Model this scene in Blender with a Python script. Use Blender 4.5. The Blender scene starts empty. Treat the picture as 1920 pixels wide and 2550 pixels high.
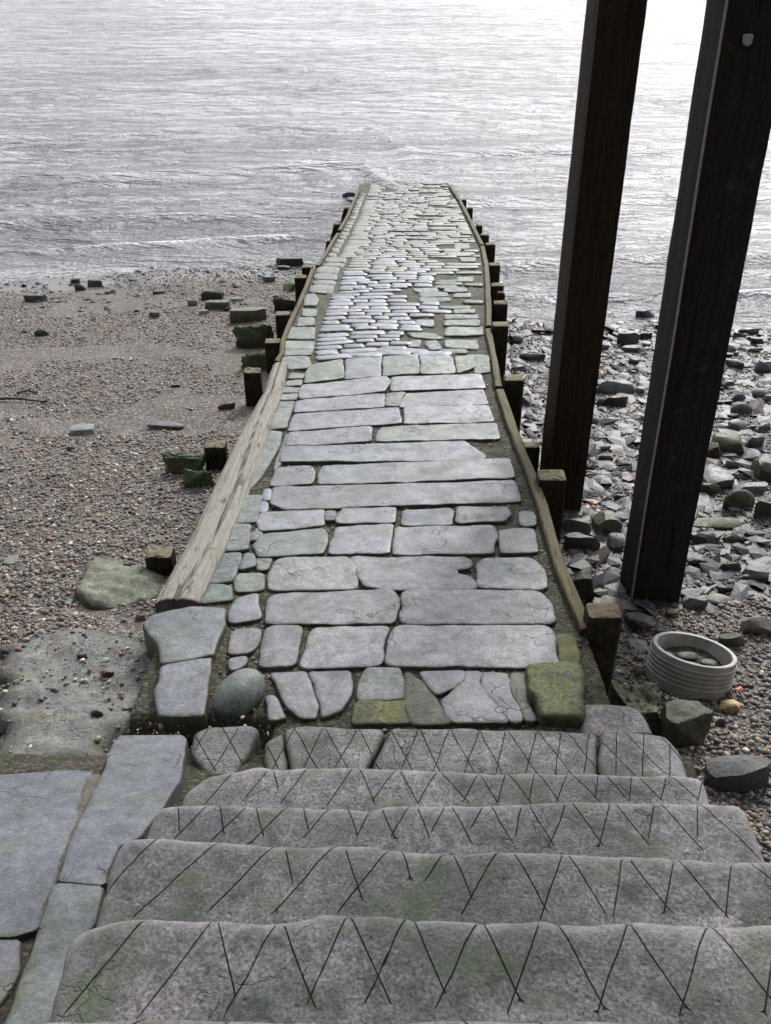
import bpy, math, random
import numpy as np
from mathutils import Vector, Matrix
from mathutils.geometry import delaunay_2d_cdt

# ------------------------------------------------------------ camera, sky, sun
S = bpy.context.scene
CZ = 4.6; F = 2400.0; PITCH = math.radians(33.0)      # camera height over the water
camd = bpy.data.cameras.new('camera'); cam = bpy.data.objects.new('camera', camd)
S.collection.objects.link(cam); S.camera = cam
cam.location = (0, 0, CZ); cam.rotation_euler = (math.radians(90) - PITCH, 0, 0)
camd.sensor_fit = 'HORIZONTAL'; camd.sensor_width = 36.0; camd.lens = 36.0 * F / 1920.0
camd.clip_start = 0.05; camd.clip_end = 3000
S.render.resolution_x = 771; S.render.resolution_y = 1024

SUN_EL = math.radians(34); SUN_AZ = math.radians(21)   # ahead and to the right
W = bpy.data.worlds.new('World'); S.world = W; W.use_nodes = True
nt = W.node_tree; nt.nodes.clear()
sky = nt.nodes.new('ShaderNodeTexSky'); sky.sky_type = 'NISHITA'; sky.sun_disc = False
sky.sun_elevation = SUN_EL; sky.sun_rotation = SUN_AZ; sky.dust_density = 3.0; sky.ozone_density = 1.0
hs = nt.nodes.new('ShaderNodeHueSaturation'); hs.inputs['Saturation'].default_value = 0.22
tc = nt.nodes.new('ShaderNodeTexCoord'); mp = nt.nodes.new('ShaderNodeMapping')
mp.inputs['Scale'].default_value = (1.0, 1.0, 2.6)
cn = nt.nodes.new('ShaderNodeTexNoise'); cn.inputs['Scale'].default_value = 2.2
cn.inputs['Detail'].default_value = 6; cn.inputs['Roughness'].default_value = 0.6
cr = nt.nodes.new('ShaderNodeMapRange')
cr.inputs['From Min'].default_value = 0.35; cr.inputs['From Max'].default_value = 0.68
cr.inputs['To Min'].default_value = 0.75; cr.inputs['To Max'].default_value = 1.5
mul = nt.nodes.new('ShaderNodeVectorMath'); mul.operation = 'SCALE'
bg = nt.nodes.new('ShaderNodeBackground'); bg.inputs['Strength'].default_value = 0.15
wo = nt.nodes.new('ShaderNodeOutputWorld')
L = nt.links
L.new(sky.outputs[0], hs.inputs['Color']); L.new(tc.outputs['Generated'], mp.inputs['Vector'])
L.new(mp.outputs[0], cn.inputs['Vector']); L.new(cn.outputs['Fac'], cr.inputs['Value'])

cl = nt.nodes.new('ShaderNodeMix'); cl.data_type = 'RGBA'; cl.inputs[0].default_value = .66
cl.inputs[7].default_value = (4.1, 4.35, 4.95, 1); L.new(hs.outputs[0], cl.inputs[6]); L.new(cl.outputs[2], mul.inputs[0])
dt = nt.nodes.new('ShaderNodeVectorMath'); dt.operation = 'DOT_PRODUCT'; dt.inputs[1].default_value = (.85 * math.sin(SUN_AZ), .85 * math.cos(SUN_AZ), 0.5)
dr = nt.nodes.new('ShaderNodeMapRange'); dr.inputs['From Min'].default_value = -.6; dr.inputs['From Max'].default_value = 1.0
dr.inputs['To Min'].default_value = .14; dr.inputs['To Max'].default_value = 1.22; dm = nt.nodes.new('ShaderNodeMath'); dm.operation = 'MULTIPLY'
L.new(tc.outputs['Generated'], dt.inputs[0]); L.new(dt.outputs['Value'], dr.inputs['Value']); L.new(dr.outputs[0], dm.inputs[0]); L.new(cr.outputs[0], dm.inputs[1]); L.new(dm.outputs[0], mul.inputs['Scale'])
L.new(mul.outputs[0], bg.inputs['Color']); L.new(bg.outputs[0], wo.inputs['Surface'])

sd = bpy.data.lights.new('sun', 'SUN'); sd.energy = 1.5; sd.angle = math.radians(10); sd.color = (1.0, 0.97, 0.93)
sun = bpy.data.objects.new('sun', sd); S.collection.objects.link(sun)
sdir = Vector((math.sin(SUN_AZ) * math.cos(SUN_EL), math.cos(SUN_AZ) * math.cos(SUN_EL), math.sin(SUN_EL)))
sun.rotation_euler = sdir.to_track_quat('Z', 'Y').to_euler(); sun.location = (5, 14, 12)
S.view_settings.view_transform = 'Standard'; S.view_settings.look = 'None'
S.view_settings.exposure = 1.15; S.view_settings.gamma = 1.0

# ------------------------------------------------------------ helpers
rng = np.random.default_rng(7)
SP, CP = math.sin(PITCH), math.cos(PITCH)
CR = {'A': (600, 850, .5402), 'B': (300, 1300, .7203), 'C': (0, 1700, .5762), 'D': (960, 1700, .5762),
      'E': (700, 400, .4202), 'F': (0, 550, .5402), 'G': (0, 1200, .4202), 'H': (1220, 700, .4202),
      'I': (1300, 1250, .3722), 'O': (0, 0, 1.1525), 'S': (0, 0, 1.0)}
def src(c, x, y):
    a, b, s = CR[c]; return a + s * x, b + s * y
def ray(u, v):
    k = -(v - 1275) / F
    return np.array([(u - 960) / F, CP + k * SP, -SP + k * CP])
def at(u, v, z):                                     # photo pixel -> point at height z
    d = ray(u, v); t = (z - CZ) / d[2]; return np.array([d[0] * t, d[1] * t, z])
def onf(u, v, fn):                                   # photo pixel -> point on the surface fn(x, y)
    d = ray(u, v); lo, hi = .5, 60.
    for _ in range(48):
        t = (lo + hi) / 2; p = d * t
        if CZ + p[2] > fn(p[0], p[1]): lo = t
        else: hi = t
    return np.array([p[0], p[1], CZ + p[2]])

def hsh(ix, iy, seed):
    n = (ix.astype(np.int64) * 374761393 + iy.astype(np.int64) * 668265263 + seed * 974634777) & 0x7fffffff
    n = ((n ^ (n >> 13)) * 1274126177) & 0x7fffffff
    n = n ^ (n >> 16)
    return (n & 0xffffff) / float(0xffffff)
def vn(x, y, seed=0):
    x = np.asarray(x, float); y = np.asarray(y, float)
    ix = np.floor(x); iy = np.floor(y); fx = x - ix; fy = y - iy
    fx = fx * fx * (3 - 2 * fx); fy = fy * fy * (3 - 2 * fy)
    a = hsh(ix, iy, seed); b = hsh(ix + 1, iy, seed); c = hsh(ix, iy + 1, seed); d = hsh(ix + 1, iy + 1, seed)
    return (a * (1 - fx) + b * fx) * (1 - fy) + (c * (1 - fx) + d * fx) * fy
def fbm(x, y, seed=0, o=4):
    r = 0; a = .5; s = 1.0
    for i in range(o):
        r = r + a * (vn(np.asarray(x) * s, np.asarray(y) * s, seed + i * 17) - .5) * 2; a *= .5; s *= 2.03
    return r

def link(o): S.collection.objects.link(o); return o
def mesh_obj(name, V, Fc, mat, parent=None, smooth=True, color=None, attrs=None, origin=None):
    V = np.asarray(V, float)
    if parent is not None:
        V = V - np.array(parent.location)
        loc = (0, 0, 0)
    else:
        if origin is None: origin = (V[:, 0].mean(), V[:, 1].mean(), V[:, 2].min()) if len(V) < 200000 else (0, 0, 0)
        V = V - np.array(origin); loc = origin
    me = bpy.data.meshes.new(name)
    if isinstance(Fc, np.ndarray):
        k = Fc.shape[1]; n = len(Fc)
        me.vertices.add(len(V)); me.vertices.foreach_set('co', V.astype(np.float32).ravel())
        me.loops.add(n * k); me.loops.foreach_set('vertex_index', Fc.astype(np.int32).ravel())
        me.polygons.add(n); me.polygons.foreach_set('loop_start', np.arange(0, n * k, k, dtype=np.int32))
        me.update(calc_edges=True)
    else:
        me.from_pydata([tuple(v) for v in V], [], [tuple(int(i) for i in f) for f in Fc])
    me.polygons.foreach_set('use_smooth', np.full(len(me.polygons), bool(smooth)))
    if attrs:
        for k, v in attrs.items():
            v = np.asarray(v, float)
            if v.ndim == 1:
                a = me.attributes.new(k, 'FLOAT', 'POINT'); a.data.foreach_set('value', v.astype(np.float32))
            else:
                a = me.attributes.new(k, 'FLOAT_COLOR', 'POINT'); a.data.foreach_set('color', v.astype(np.float32).ravel())
    me.materials.append(mat); me.validate()
    o = bpy.data.objects.new(name, me); link(o); o.location = loc
    if parent is not None: o.parent = parent
    if color is not None: o.color = (*color, 1)
    return o
def tag(o, label, cat, group=None, kind=None):
    if label: o['label'] = label
    if cat: o['category'] = cat
    if group: o['group'] = group
    if kind: o['kind'] = kind
    return o
def struct(o, label=None, cat=None, kind='structure'):
    o['kind'] = kind
    if label: o['label'] = label
    if cat: o['category'] = cat
    return o
def thing(name, label, cat, loc, group=None):
    o = bpy.data.objects.new(name, None); link(o); o.location = loc; o.empty_display_size = .1
    return tag(o, label, cat, group)

# polygon tools (world xy)
def smooth_poly(P, step=.02, wob=.004, seed=0, it=2, cut=.014, grow=0.):
    P = np.asarray(P, float)
    for _ in range(it):                               # corner cutting, short cuts only
        cut *= .8
        Q = []
        n = len(P)
        for i in range(n):
            a, b = P[i], P[(i + 1) % n]; l = np.linalg.norm(b - a); c = min(.25 * l, cut)
            if l < 1e-6: continue
            d = (b - a) / l; Q += [a + d * c, b - d * c]
        P = np.array(Q)
    R = []; n = len(P)
    for i in range(n):
        a, b = P[i], P[(i + 1) % n]; l = np.linalg.norm(b - a); k = max(1, int(round(l / step)))
        if l < step * .3: continue
        for j in range(k): R.append(a + (b - a) * j / k)
    R = np.array(R)
    ar = 0.5 * np.sum(R[:, 0] * np.roll(R[:, 1], -1) - np.roll(R[:, 0], -1) * R[:, 1])
    tn = np.roll(R, -1, 0) - np.roll(R, 1, 0); tn /= np.linalg.norm(tn, axis=1)[:, None] + 1e-9
    nrm = np.stack([tn[:, 1], -tn[:, 0]], 1) * np.sign(ar)
    w = (fbm(R[:, 0] * 7, R[:, 1] * 7, seed, 4) * 1.3 - .9 * np.clip(fbm(R[:, 0] * 16, R[:, 1] * 16, seed + 31, 2) - .25, 0, 1)) * wob * 1.5 + grow
    return R + nrm * w[:, None]
def inside(P, X):
    x, y = X[:, 0], X[:, 1]; r = np.zeros(len(X), bool); n = len(P)
    for i in range(n):
        x1, y1 = P[i]; x2, y2 = P[(i + 1) % n]
        c = ((y1 > y) != (y2 > y)) & (x < (x2 - x1) * (y - y1) / (y2 - y1 + 1e-12) + x1)
        r ^= c
    return r
def segdist(A, B, X):
    d = B - A; L2 = (d ** 2).sum() + 1e-12
    t = np.clip(((X - A) @ d) / L2, 0, 1)
    return np.hypot(X[:, 0] - A[0] - t * d[0], X[:, 1] - A[1] - t * d[1])
def polydist(P, X):
    r = np.full(len(X), 1e9); n = len(P)
    for i in range(n): r = np.minimum(r, segdist(P[i], P[(i + 1) % n], X))
    return r

def slab(name, P, zf, mat, parent=None, step=.03, r=.03, drop=.02, thick=.1, rough=.003, rs=10, seed=0,
         grooves=(), color=None, wob=.004, it=2, edge_moss=1.0, cut=.014, grow=.006, worn=0.):
    """a worn stone: outline P (xy), top following zf(x, y), rounded edges, uneven top, optional cut grooves"""
    P = smooth_poly(P, step, wob, seed, it, cut, grow)
    a = 0.5 * np.sum(P[:, 0] * np.roll(P[:, 1], -1) - np.roll(P[:, 0], -1) * P[:, 1])
    if a < 0: P = P[::-1]
    mn, mx = P.min(0), P.max(0)
    gx, gy = np.meshgrid(np.arange(mn[0], mx[0], step), np.arange(mn[1], mx[1], step * .9))
    gx = gx + (np.arange(gx.shape[0]) % 2)[:, None] * step * .5
    G = np.stack([gx.ravel(), gy.ravel()], 1)
    G = G + rng.uniform(-.15, .15, G.shape) * step
    ins = inside(P, G); G = G[ins]; d = polydist(P, G) if len(G) else np.zeros(0); G = G[d > step * .45]
    pts = list(P) ; n = len(P)
    # inner ring for a crisp rounded edge
    tn = np.roll(P, -1, 0) - np.roll(P, 1, 0); tn /= np.linalg.norm(tn, axis=1)[:, None] + 1e-9
    nr = np.stack([-tn[:, 1], tn[:, 0]], 1)
    for off in (r * .3, r * .75):
        Q = P + nr * off; ok = inside(P, Q)
        dq = polydist(P, Q); Q = Q[ok & (dq > off * .8)]; pts += list(Q)
        if len(G): G = G[np.abs(polydist(P, G) - off) > step * .25]
    edges = [(i, (i + 1) % n) for i in range(n)]
    GW = .0016
    segs = []
    gl = []
    for (A, B) in grooves:
        A = np.asarray(A); B = np.asarray(B); l = np.linalg.norm(B - A); kk = max(2, int(l / .07)); q = A + (B - A) * np.linspace(0, 1, kk + 1)[:, None]
        q = q + rng.normal(0, .0016, q.shape); gl += [(q[i], q[i + 1]) for i in range(kk)]
    for (A, B) in gl:
        A = np.asarray(A); B = np.asarray(B); l = np.linalg.norm(B - A)
        if l < .01: continue
        dd = (B - A) / l; nn = np.array([-dd[1], dd[0]]); segs.append((A, B))
        k = max(2, int(l / .024)); ts = np.linspace(0, 1, k + 1)
        for o in (-GW * 1.3, 0, GW * 1.3):
            Q = A + (B - A) * ts[:, None] + nn * o
            ok = inside(P, Q) & (polydist(P, Q) > .002); prev = None
            for q, f in zip(Q, ok):
                if f:
                    pts.append(q)
                    if prev is not None: edges.append((prev, len(pts) - 1))
                    prev = len(pts) - 1
                else: prev = None
        if len(G): G = G[segdist(A, B, G) > GW * 2.2]
    pts += list(G)
    v, e, f, _, _, _ = delaunay_2d_cdt([Vector(p) for p in pts], edges, [], 0, 1e-5)
    V = np.array([(q[0], q[1]) for q in v]); T = np.array([t for t in f if len(t) == 3])
    c = V[T].mean(1); T = T[inside(P, c)]
    ar = np.cross(V[T[:, 1]] - V[T[:, 0]], V[T[:, 2]] - V[T[:, 0]]); T[ar < 0] = T[ar < 0][:, ::-1]
    d = polydist(P, V)
    s = np.clip(d / r, 0, 1); ed = 1 - np.sqrt(np.clip(1 - (1 - s) ** 2, 0, 1))
    z = zf(V[:, 0], V[:, 1]) - drop * ed
    z = z + rough * fbm(V[:, 0] * rs, V[:, 1] * rs, seed + 5, 4) + rough * 1.5 * fbm(V[:, 0] * 3, V[:, 1] * 3, seed + 9, 2)
    g = np.zeros(len(V))
    for (A, B) in segs:
        q = segdist(A, B, V); k = np.clip(1 - q / (GW * 1.3), 0, 1); g = np.maximum(g, k)
    z = z - .006 * g
    # boundary loop -> skirt
    E = {}
    for t in T:
        for i in range(3):
            k = (t[i], t[(i + 1) % 3]); E[k] = E.get(k, 0) + 1
    bd = [k for k in E if (k[1], k[0]) not in E]
    V3 = np.column_stack([V, z]); nv = len(V3)
    low = {}; extra = []; faces = [tuple(t) for t in T]
    for a_, b_ in bd:
        for q in (a_, b_):
            if q not in low:
                low[q] = nv + len(extra); extra.append((V3[q, 0], V3[q, 1], V3[q, 2] - thick))
        faces.append((b_, a_, low[a_], low[b_]))
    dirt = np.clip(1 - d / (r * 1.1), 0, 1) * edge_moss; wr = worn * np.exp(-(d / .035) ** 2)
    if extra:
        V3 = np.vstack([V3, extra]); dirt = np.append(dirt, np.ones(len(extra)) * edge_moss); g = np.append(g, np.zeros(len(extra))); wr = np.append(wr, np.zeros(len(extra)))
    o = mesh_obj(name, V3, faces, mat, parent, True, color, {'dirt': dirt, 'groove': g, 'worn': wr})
    o.data.set_sharp_from_angle(angle=math.radians(42)); return o

def box_between(name, pts, w, dep, mat, parent=None, wob=.004, seed=0, color=None, chamf=.012, seg=.06, tagged=None):
    """a sawn timber swept along pts (top centre line), width w (number or per point), depth dep"""
    pts = np.array(pts, float); w = np.ones(len(pts)) * w if np.isscalar(w) else np.array(w, float)
    P = []; Wd = []
    for i in range(len(pts) - 1):
        l = np.linalg.norm(pts[i + 1] - pts[i]); k = max(1, int(l / seg))
        for j in range(k):
            P.append(pts[i] + (pts[i + 1] - pts[i]) * j / k); Wd.append(w[i] + (w[i + 1] - w[i]) * j / k)
    P.append(pts[-1]); Wd.append(w[-1]); P = np.array(P); Wd = np.array(Wd)
    T = np.gradient(P, axis=0); T[:, 2] = 0; T /= np.linalg.norm(T, axis=1)[:, None]
    N = np.column_stack([T[:, 1], -T[:, 0], np.zeros(len(T))])
    prof = []; k = 5
    for j in range(k + 1): prof.append((-.5 + j / k, 0))
    V = []
    n = len(P)
    for i in range(n):
        hw = Wd[i] / 2; ring = []
        ring += [(-hw, -dep), (-hw, -dep * .5), (-hw, -chamf * 1.2), (-hw + chamf * .4, -chamf * .4)]
        for j in range(7): ring.append((-hw + chamf + (2 * hw - 2 * chamf) * j / 6, 0))
        ring += [(hw - chamf * .4, -chamf * .4), (hw, -chamf * 1.2), (hw, -dep * .5), (hw, -dep)]
        for a, b in ring:
            q = P[i] + N[i] * a + np.array([0, 0, b]); s = P[i, 1] * 3
            q = q + N[i] * wob * fbm(np.array([s * 1.3 + b * 5]), np.array([np.sign(a) * 7.]), seed, 3)[0]
            q[2] += wob * 1.2 * fbm(np.array([s]), np.array([a * 60]), seed + 3, 3)[0]
            V.append(q)
    m = 15; Fc = []
    for i in range(n - 1):
        for j in range(m):
            a, b = i * m + j, i * m + (j + 1) % m
            Fc.append((a, b, b + m, a + m))
    Fc.append(tuple(range(m))[::-1]); Fc.append(tuple(range((n - 1) * m, n * m)))
    # orientation
    return mesh_obj(name, V, Fc, mat, parent, False, color)

def fix_normals(o):
    import bmesh
    b = bmesh.new(); b.from_mesh(o.data); bmesh.ops.recalc_face_normals(b, faces=b.faces); b.to_mesh(o.data); b.free(); return o

# ------------------------------------------------------------ materials
def newmat(name):
    m = bpy.data.materials.new(name); m.use_nodes = True; t = m.node_tree; t.nodes.clear()
    o = t.nodes.new('ShaderNodeOutputMaterial'); b = t.nodes.new('ShaderNodeBsdfPrincipled')
    t.links.new(b.outputs[0], o.inputs[0]); return m, t, b
def nd(t, k, **kw):
    n = t.nodes.new(k)
    for a, v in kw.items():
        if a.startswith('i_'): n.inputs[a[2:].replace('_', ' ')].default_value = v
        else: setattr(n, a, v)
    return n
def noise(t, vec, scale, detail=4, rough=.55, dist=0):
    n = nd(t, 'ShaderNodeTexNoise', i_Scale=scale, i_Detail=detail, i_Roughness=rough, i_Distortion=dist)
    t.links.new(vec, n.inputs['Vector']); return n.outputs['Fac']
def rampf(t, fac, a, b, lo=0., hi=1.):
    n = nd(t, 'ShaderNodeMapRange', i_From_Min=a, i_From_Max=b, i_To_Min=lo, i_To_Max=hi); n.clamp = True
    t.links.new(fac, n.inputs['Value']); return n.outputs[0]
def mixc(t, fac, a, b, mode='MIX'):
    n = nd(t, 'ShaderNodeMix', data_type='RGBA', blend_type=mode)
    for s, val in ((0, fac), (6, a), (7, b)):
        if hasattr(val, 'links') or hasattr(val, 'is_linked'): t.links.new(val, n.inputs[s])
        elif s == 0: n.inputs[0].default_value = val
        else: n.inputs[s].default_value = (*val, 1)
    return n.outputs[2]
def mth(t, op, a, b=None):
    n = nd(t, 'ShaderNodeMath', operation=op)
    for s, val in ((0, a), (1, b)):
        if val is None: continue
        if hasattr(val, 'is_linked'): t.links.new(val, n.inputs[s])
        else: n.inputs[s].default_value = val
    return n.outputs[0]
def bumpn(t, h, strength, dist, prev=None):
    n = nd(t, 'ShaderNodeBump', i_Strength=strength, i_Distance=dist); t.links.new(h, n.inputs['Height'])
    if prev is not None: t.links.new(prev, n.inputs['Normal'])
    return n.outputs[0]
def pos(t): return nd(t, 'ShaderNodeNewGeometry').outputs['Position']
def mapped(t, scale):
    m = nd(t, 'ShaderNodeMapping'); m.inputs['Scale'].default_value = scale; t.links.new(pos(t), m.inputs['Vector']); return m.outputs[0]

def stone(name, c1, c2, c3=None, moss=(.055, .075, .03), mossamt=.35, rough=.6, bump=.5, speck=.25, patch=3.0, fine=90., pit=.0, wet=.0):
    m, t, b = newmat(name); p = pos(t)
    big = rampf(t, noise(t, p, patch, 5, .6), .35, .65)
    col = mixc(t, big, c1, c2)
    if c3: col = mixc(t, rampf(t, noise(t, mapped(t, (1, 1, 1.7)), patch * 2.3, 5, .65), .52, .66), col, c3)
    sp = noise(t, p, fine, 3, .75); sv = nd(t, 'ShaderNodeVectorMath', operation='SCALE'); t.links.new(col, sv.inputs[0])
    t.links.new(rampf(t, sp, .36, .64, 1 - speck * 1.25, 1 + speck * 1.35), sv.inputs['Scale']); col = sv.outputs[0]
    lum = nd(t, 'ShaderNodeVectorMath', operation='SCALE'); t.links.new(col, lum.inputs[0])
    mid = noise(t, p, patch * 7, 6, .7)
    t.links.new(rampf(t, mid, .32, .68, .58, 1.34), lum.inputs['Scale']); col = lum.outputs[0]
    at_ = nd(t, 'ShaderNodeAttribute', attribute_name='dirt'); gr = nd(t, 'ShaderNodeAttribute', attribute_name='groove')
    oi = nd(t, 'ShaderNodeObjectInfo')
    col = mixc(t, 1.0, col, oi.outputs['Color'], 'MULTIPLY')
    # dark weathered crust blotches
    cr_ = rampf(t, noise(t, p, patch * 5.1, 7, .72), .56, .70, 0, .65)
    col = mixc(t, cr_, col, tuple(x * .40 for x in c1))
    ck = nd(t, 'ShaderNodeTexVoronoi', i_Scale=3.1, feature='DISTANCE_TO_EDGE'); wv = nd(t, 'ShaderNodeVectorMath', operation='ADD'); nz = nd(t, 'ShaderNodeTexNoise', i_Scale=6.0, i_Detail=5.0)
    t.links.new(p, nz.inputs['Vector']); ws_ = nd(t, 'ShaderNodeVectorMath', operation='SCALE', i_Scale=.35); t.links.new(nz.outputs['Color'], ws_.inputs[0])
    t.links.new(p, wv.inputs[0]); t.links.new(ws_.outputs[0], wv.inputs[1]); t.links.new(wv.outputs[0], ck.inputs['Vector'])
    crack = mth(t, 'MULTIPLY', rampf(t, ck.outputs['Distance'], .0, .011, 1, 0), rampf(t, noise(t, p, 1.9, 3), .50, .56))
    col = mixc(t, mth(t, 'MULTIPLY', crack, .75), col, tuple(x * .25 for x in c1))
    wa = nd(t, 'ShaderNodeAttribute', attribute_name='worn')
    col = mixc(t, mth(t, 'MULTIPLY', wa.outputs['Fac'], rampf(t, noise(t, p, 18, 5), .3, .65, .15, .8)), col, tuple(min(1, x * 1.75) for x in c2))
    # moss: patches and along worn edges
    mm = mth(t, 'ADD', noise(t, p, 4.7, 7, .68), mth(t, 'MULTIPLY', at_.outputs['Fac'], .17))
    mf = rampf(t, mm, .64 - .2 * mossamt, .80 - .16 * mossamt, 0, .85 if mossamt > 0 else 0)
    col = mixc(t, mf, col, moss)
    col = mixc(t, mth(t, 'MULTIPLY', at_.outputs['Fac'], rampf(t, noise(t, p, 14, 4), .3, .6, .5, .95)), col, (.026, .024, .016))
    col = mixc(t, mth(t, 'MULTIPLY', gr.outputs['Fac'], rampf(t, noise(t, p, 23, 5, .7), .35, .6, .35, .95)), col, (.022, .024, .017))
    t.links.new(col, b.inputs['Base Color'])
    r = rampf(t, noise(t, p, patch * 3, 4), .3, .7, rough - .12, rough + .14); t.links.new(r, b.inputs['Roughness'])
    b.inputs['Specular IOR Level'].default_value = .38
    h1 = noise(t, p, 26, 9, .74); h2 = noise(t, p, fine * 1.1, 3, .6)
    n1 = bumpn(t, h1, bump, .0085); n1 = bumpn(t, h2, bump * .8, .0025, n1)
    n1 = bumpn(t, mth(t, 'MULTIPLY', crack, -1), .7, .006, n1)
    if pit:
        v = nd(t, 'ShaderNodeTexVoronoi', i_Scale=42.0); t.links.new(p, v.inputs['Vector'])
        pf = mth(t, 'MULTIPLY', rampf(t, v.outputs['Distance'], .0, .32, 1, 0), rampf(t, noise(t, p, 9, 3), .5, .62))
        n1 = bumpn(t, mth(t, 'MULTIPLY', pf, -1), pit, .006, n1)
    t.links.new(n1, b.inputs['Normal'])
    return m

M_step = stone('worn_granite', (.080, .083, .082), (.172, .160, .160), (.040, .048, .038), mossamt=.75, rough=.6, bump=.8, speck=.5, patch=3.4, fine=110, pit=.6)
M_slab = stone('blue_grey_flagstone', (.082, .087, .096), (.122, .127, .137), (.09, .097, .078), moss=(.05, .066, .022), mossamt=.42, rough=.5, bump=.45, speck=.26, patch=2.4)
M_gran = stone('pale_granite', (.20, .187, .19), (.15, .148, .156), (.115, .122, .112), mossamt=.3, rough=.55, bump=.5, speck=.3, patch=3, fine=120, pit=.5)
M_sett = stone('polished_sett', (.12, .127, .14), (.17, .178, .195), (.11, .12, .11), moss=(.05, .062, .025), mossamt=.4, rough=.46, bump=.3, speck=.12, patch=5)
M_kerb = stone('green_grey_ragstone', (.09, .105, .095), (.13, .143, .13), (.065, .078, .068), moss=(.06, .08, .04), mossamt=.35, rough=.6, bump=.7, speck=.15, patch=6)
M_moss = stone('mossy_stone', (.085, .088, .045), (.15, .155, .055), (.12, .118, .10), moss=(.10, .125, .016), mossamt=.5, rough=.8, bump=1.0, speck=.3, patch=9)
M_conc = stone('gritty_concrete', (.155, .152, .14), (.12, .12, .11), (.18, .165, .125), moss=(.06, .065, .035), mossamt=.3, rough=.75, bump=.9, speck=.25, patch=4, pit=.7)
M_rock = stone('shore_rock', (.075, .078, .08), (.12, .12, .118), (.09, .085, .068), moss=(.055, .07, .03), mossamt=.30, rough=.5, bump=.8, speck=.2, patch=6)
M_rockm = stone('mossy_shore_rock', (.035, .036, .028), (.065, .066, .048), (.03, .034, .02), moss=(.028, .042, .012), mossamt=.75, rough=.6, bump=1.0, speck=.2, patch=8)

def mortar_mat():
    m, t, b = newmat('joint_grit'); p = pos(t)
    c = mixc(t, rampf(t, noise(t, p, 5, 6, .65), .35, .65), (.030, .026, .018), (.058, .052, .038))
    c = mixc(t, rampf(t, noise(t, p, 7.7, 6, .7), .46, .58), c, (.030, .040, .013))
    sy = nd(t, 'ShaderNodeSeparateXYZ'); t.links.new(p, sy.inputs[0])
    c = mixc(t, mth(t, 'MULTIPLY', rampf(t, sy.outputs[1], 7.2, 8.2), .8), c, mixc(t, rampf(t, noise(t, p, 3.1, 7, .7), .4, .6), (.062, .066, .04), (.105, .10, .078)))
    v = nd(t, 'ShaderNodeTexVoronoi', i_Scale=75.0); t.links.new(p, v.inputs['Vector'])
    sc = nd(t, 'ShaderNodeSeparateColor'); t.links.new(v.outputs['Color'], sc.inputs[0])
    c = mixc(t, rampf(t, sc.outputs[0], .55, 1., 0, .8), c, (.12, .11, .09))
    c = mixc(t, rampf(t, sc.outputs[1], .6, 1., 0, .8), c, (.03, .026, .02))
    t.links.new(c, b.inputs['Base Color']); b.inputs['Roughness'].default_value = .8; b.inputs['Specular IOR Level'].default_value = .15
    n = bumpn(t, noise(t, p, 16, 8, .7), .9, .02); n = bumpn(t, mth(t, 'MULTIPLY', v.outputs['Distance'], -1), .8, .006, n)
    t.links.new(n, b.inputs['Normal']); return m
M_mort = mortar_mat()

def wood(name, c1, c2, top, rough=.75, axis='y', mossy=.3, moss=(.09, .10, .045), bump=.8):
    m, t, b = newmat(name); p = pos(t)
    sc = {'y': (42, 1.3, 42), 'z': (26, 26, 1.6)}[axis]
    g = noise(t, mapped(t, sc), 1.6, 6, .65, .6); c = mixc(t, rampf(t, g, .3, .7), c1, c2)
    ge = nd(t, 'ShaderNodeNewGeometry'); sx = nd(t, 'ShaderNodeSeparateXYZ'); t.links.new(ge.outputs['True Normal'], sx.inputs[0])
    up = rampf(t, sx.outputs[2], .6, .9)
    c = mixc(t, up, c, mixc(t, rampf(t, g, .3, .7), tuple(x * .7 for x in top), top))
    c = mixc(t, mth(t, 'MULTIPLY', rampf(t, noise(t, p, 11, 6, .7), .62 - .25 * mossy, .75 - .2 * mossy), mth(t, 'ADD', mth(t, 'MULTIPLY', up, .6), .3)), c, moss)
    c = mixc(t, rampf(t, noise(t, p, 60, 4, .7), .60, .72, 0, .6), c, tuple(x * .35 for x in c1))
    c = mixc(t, rampf(t, noise(t, mapped(t, tuple(q * .45 for q in sc)), 1.6, 5, .7, .4), .56, .64, 0, .8), c, tuple(x * .4 for x in c1))
    oi = nd(t, 'ShaderNodeObjectInfo'); c = mixc(t, 1.0, c, oi.outputs['Color'], 'MULTIPLY')
    t.links.new(c, b.inputs['Base Color']); b.inputs['Roughness'].default_value = rough; b.inputs['Specular IOR Level'].default_value = .15
    n = bumpn(t, g, bump, .012); n = bumpn(t, noise(t, p, 45, 6, .7), bump * .5, .006, n)
    t.links.new(n, b.inputs['Normal']); return m
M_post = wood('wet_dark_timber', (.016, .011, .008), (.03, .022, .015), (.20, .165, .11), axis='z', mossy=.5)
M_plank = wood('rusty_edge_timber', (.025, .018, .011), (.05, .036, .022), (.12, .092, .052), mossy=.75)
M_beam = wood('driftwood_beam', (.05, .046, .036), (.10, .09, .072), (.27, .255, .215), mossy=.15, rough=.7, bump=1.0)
M_pile = wood('jetty_pile_timber', (.012, .009, .006), (.026, .020, .013), (.05, .045, .03), axis='z', mossy=.1, rough=.8)

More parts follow.
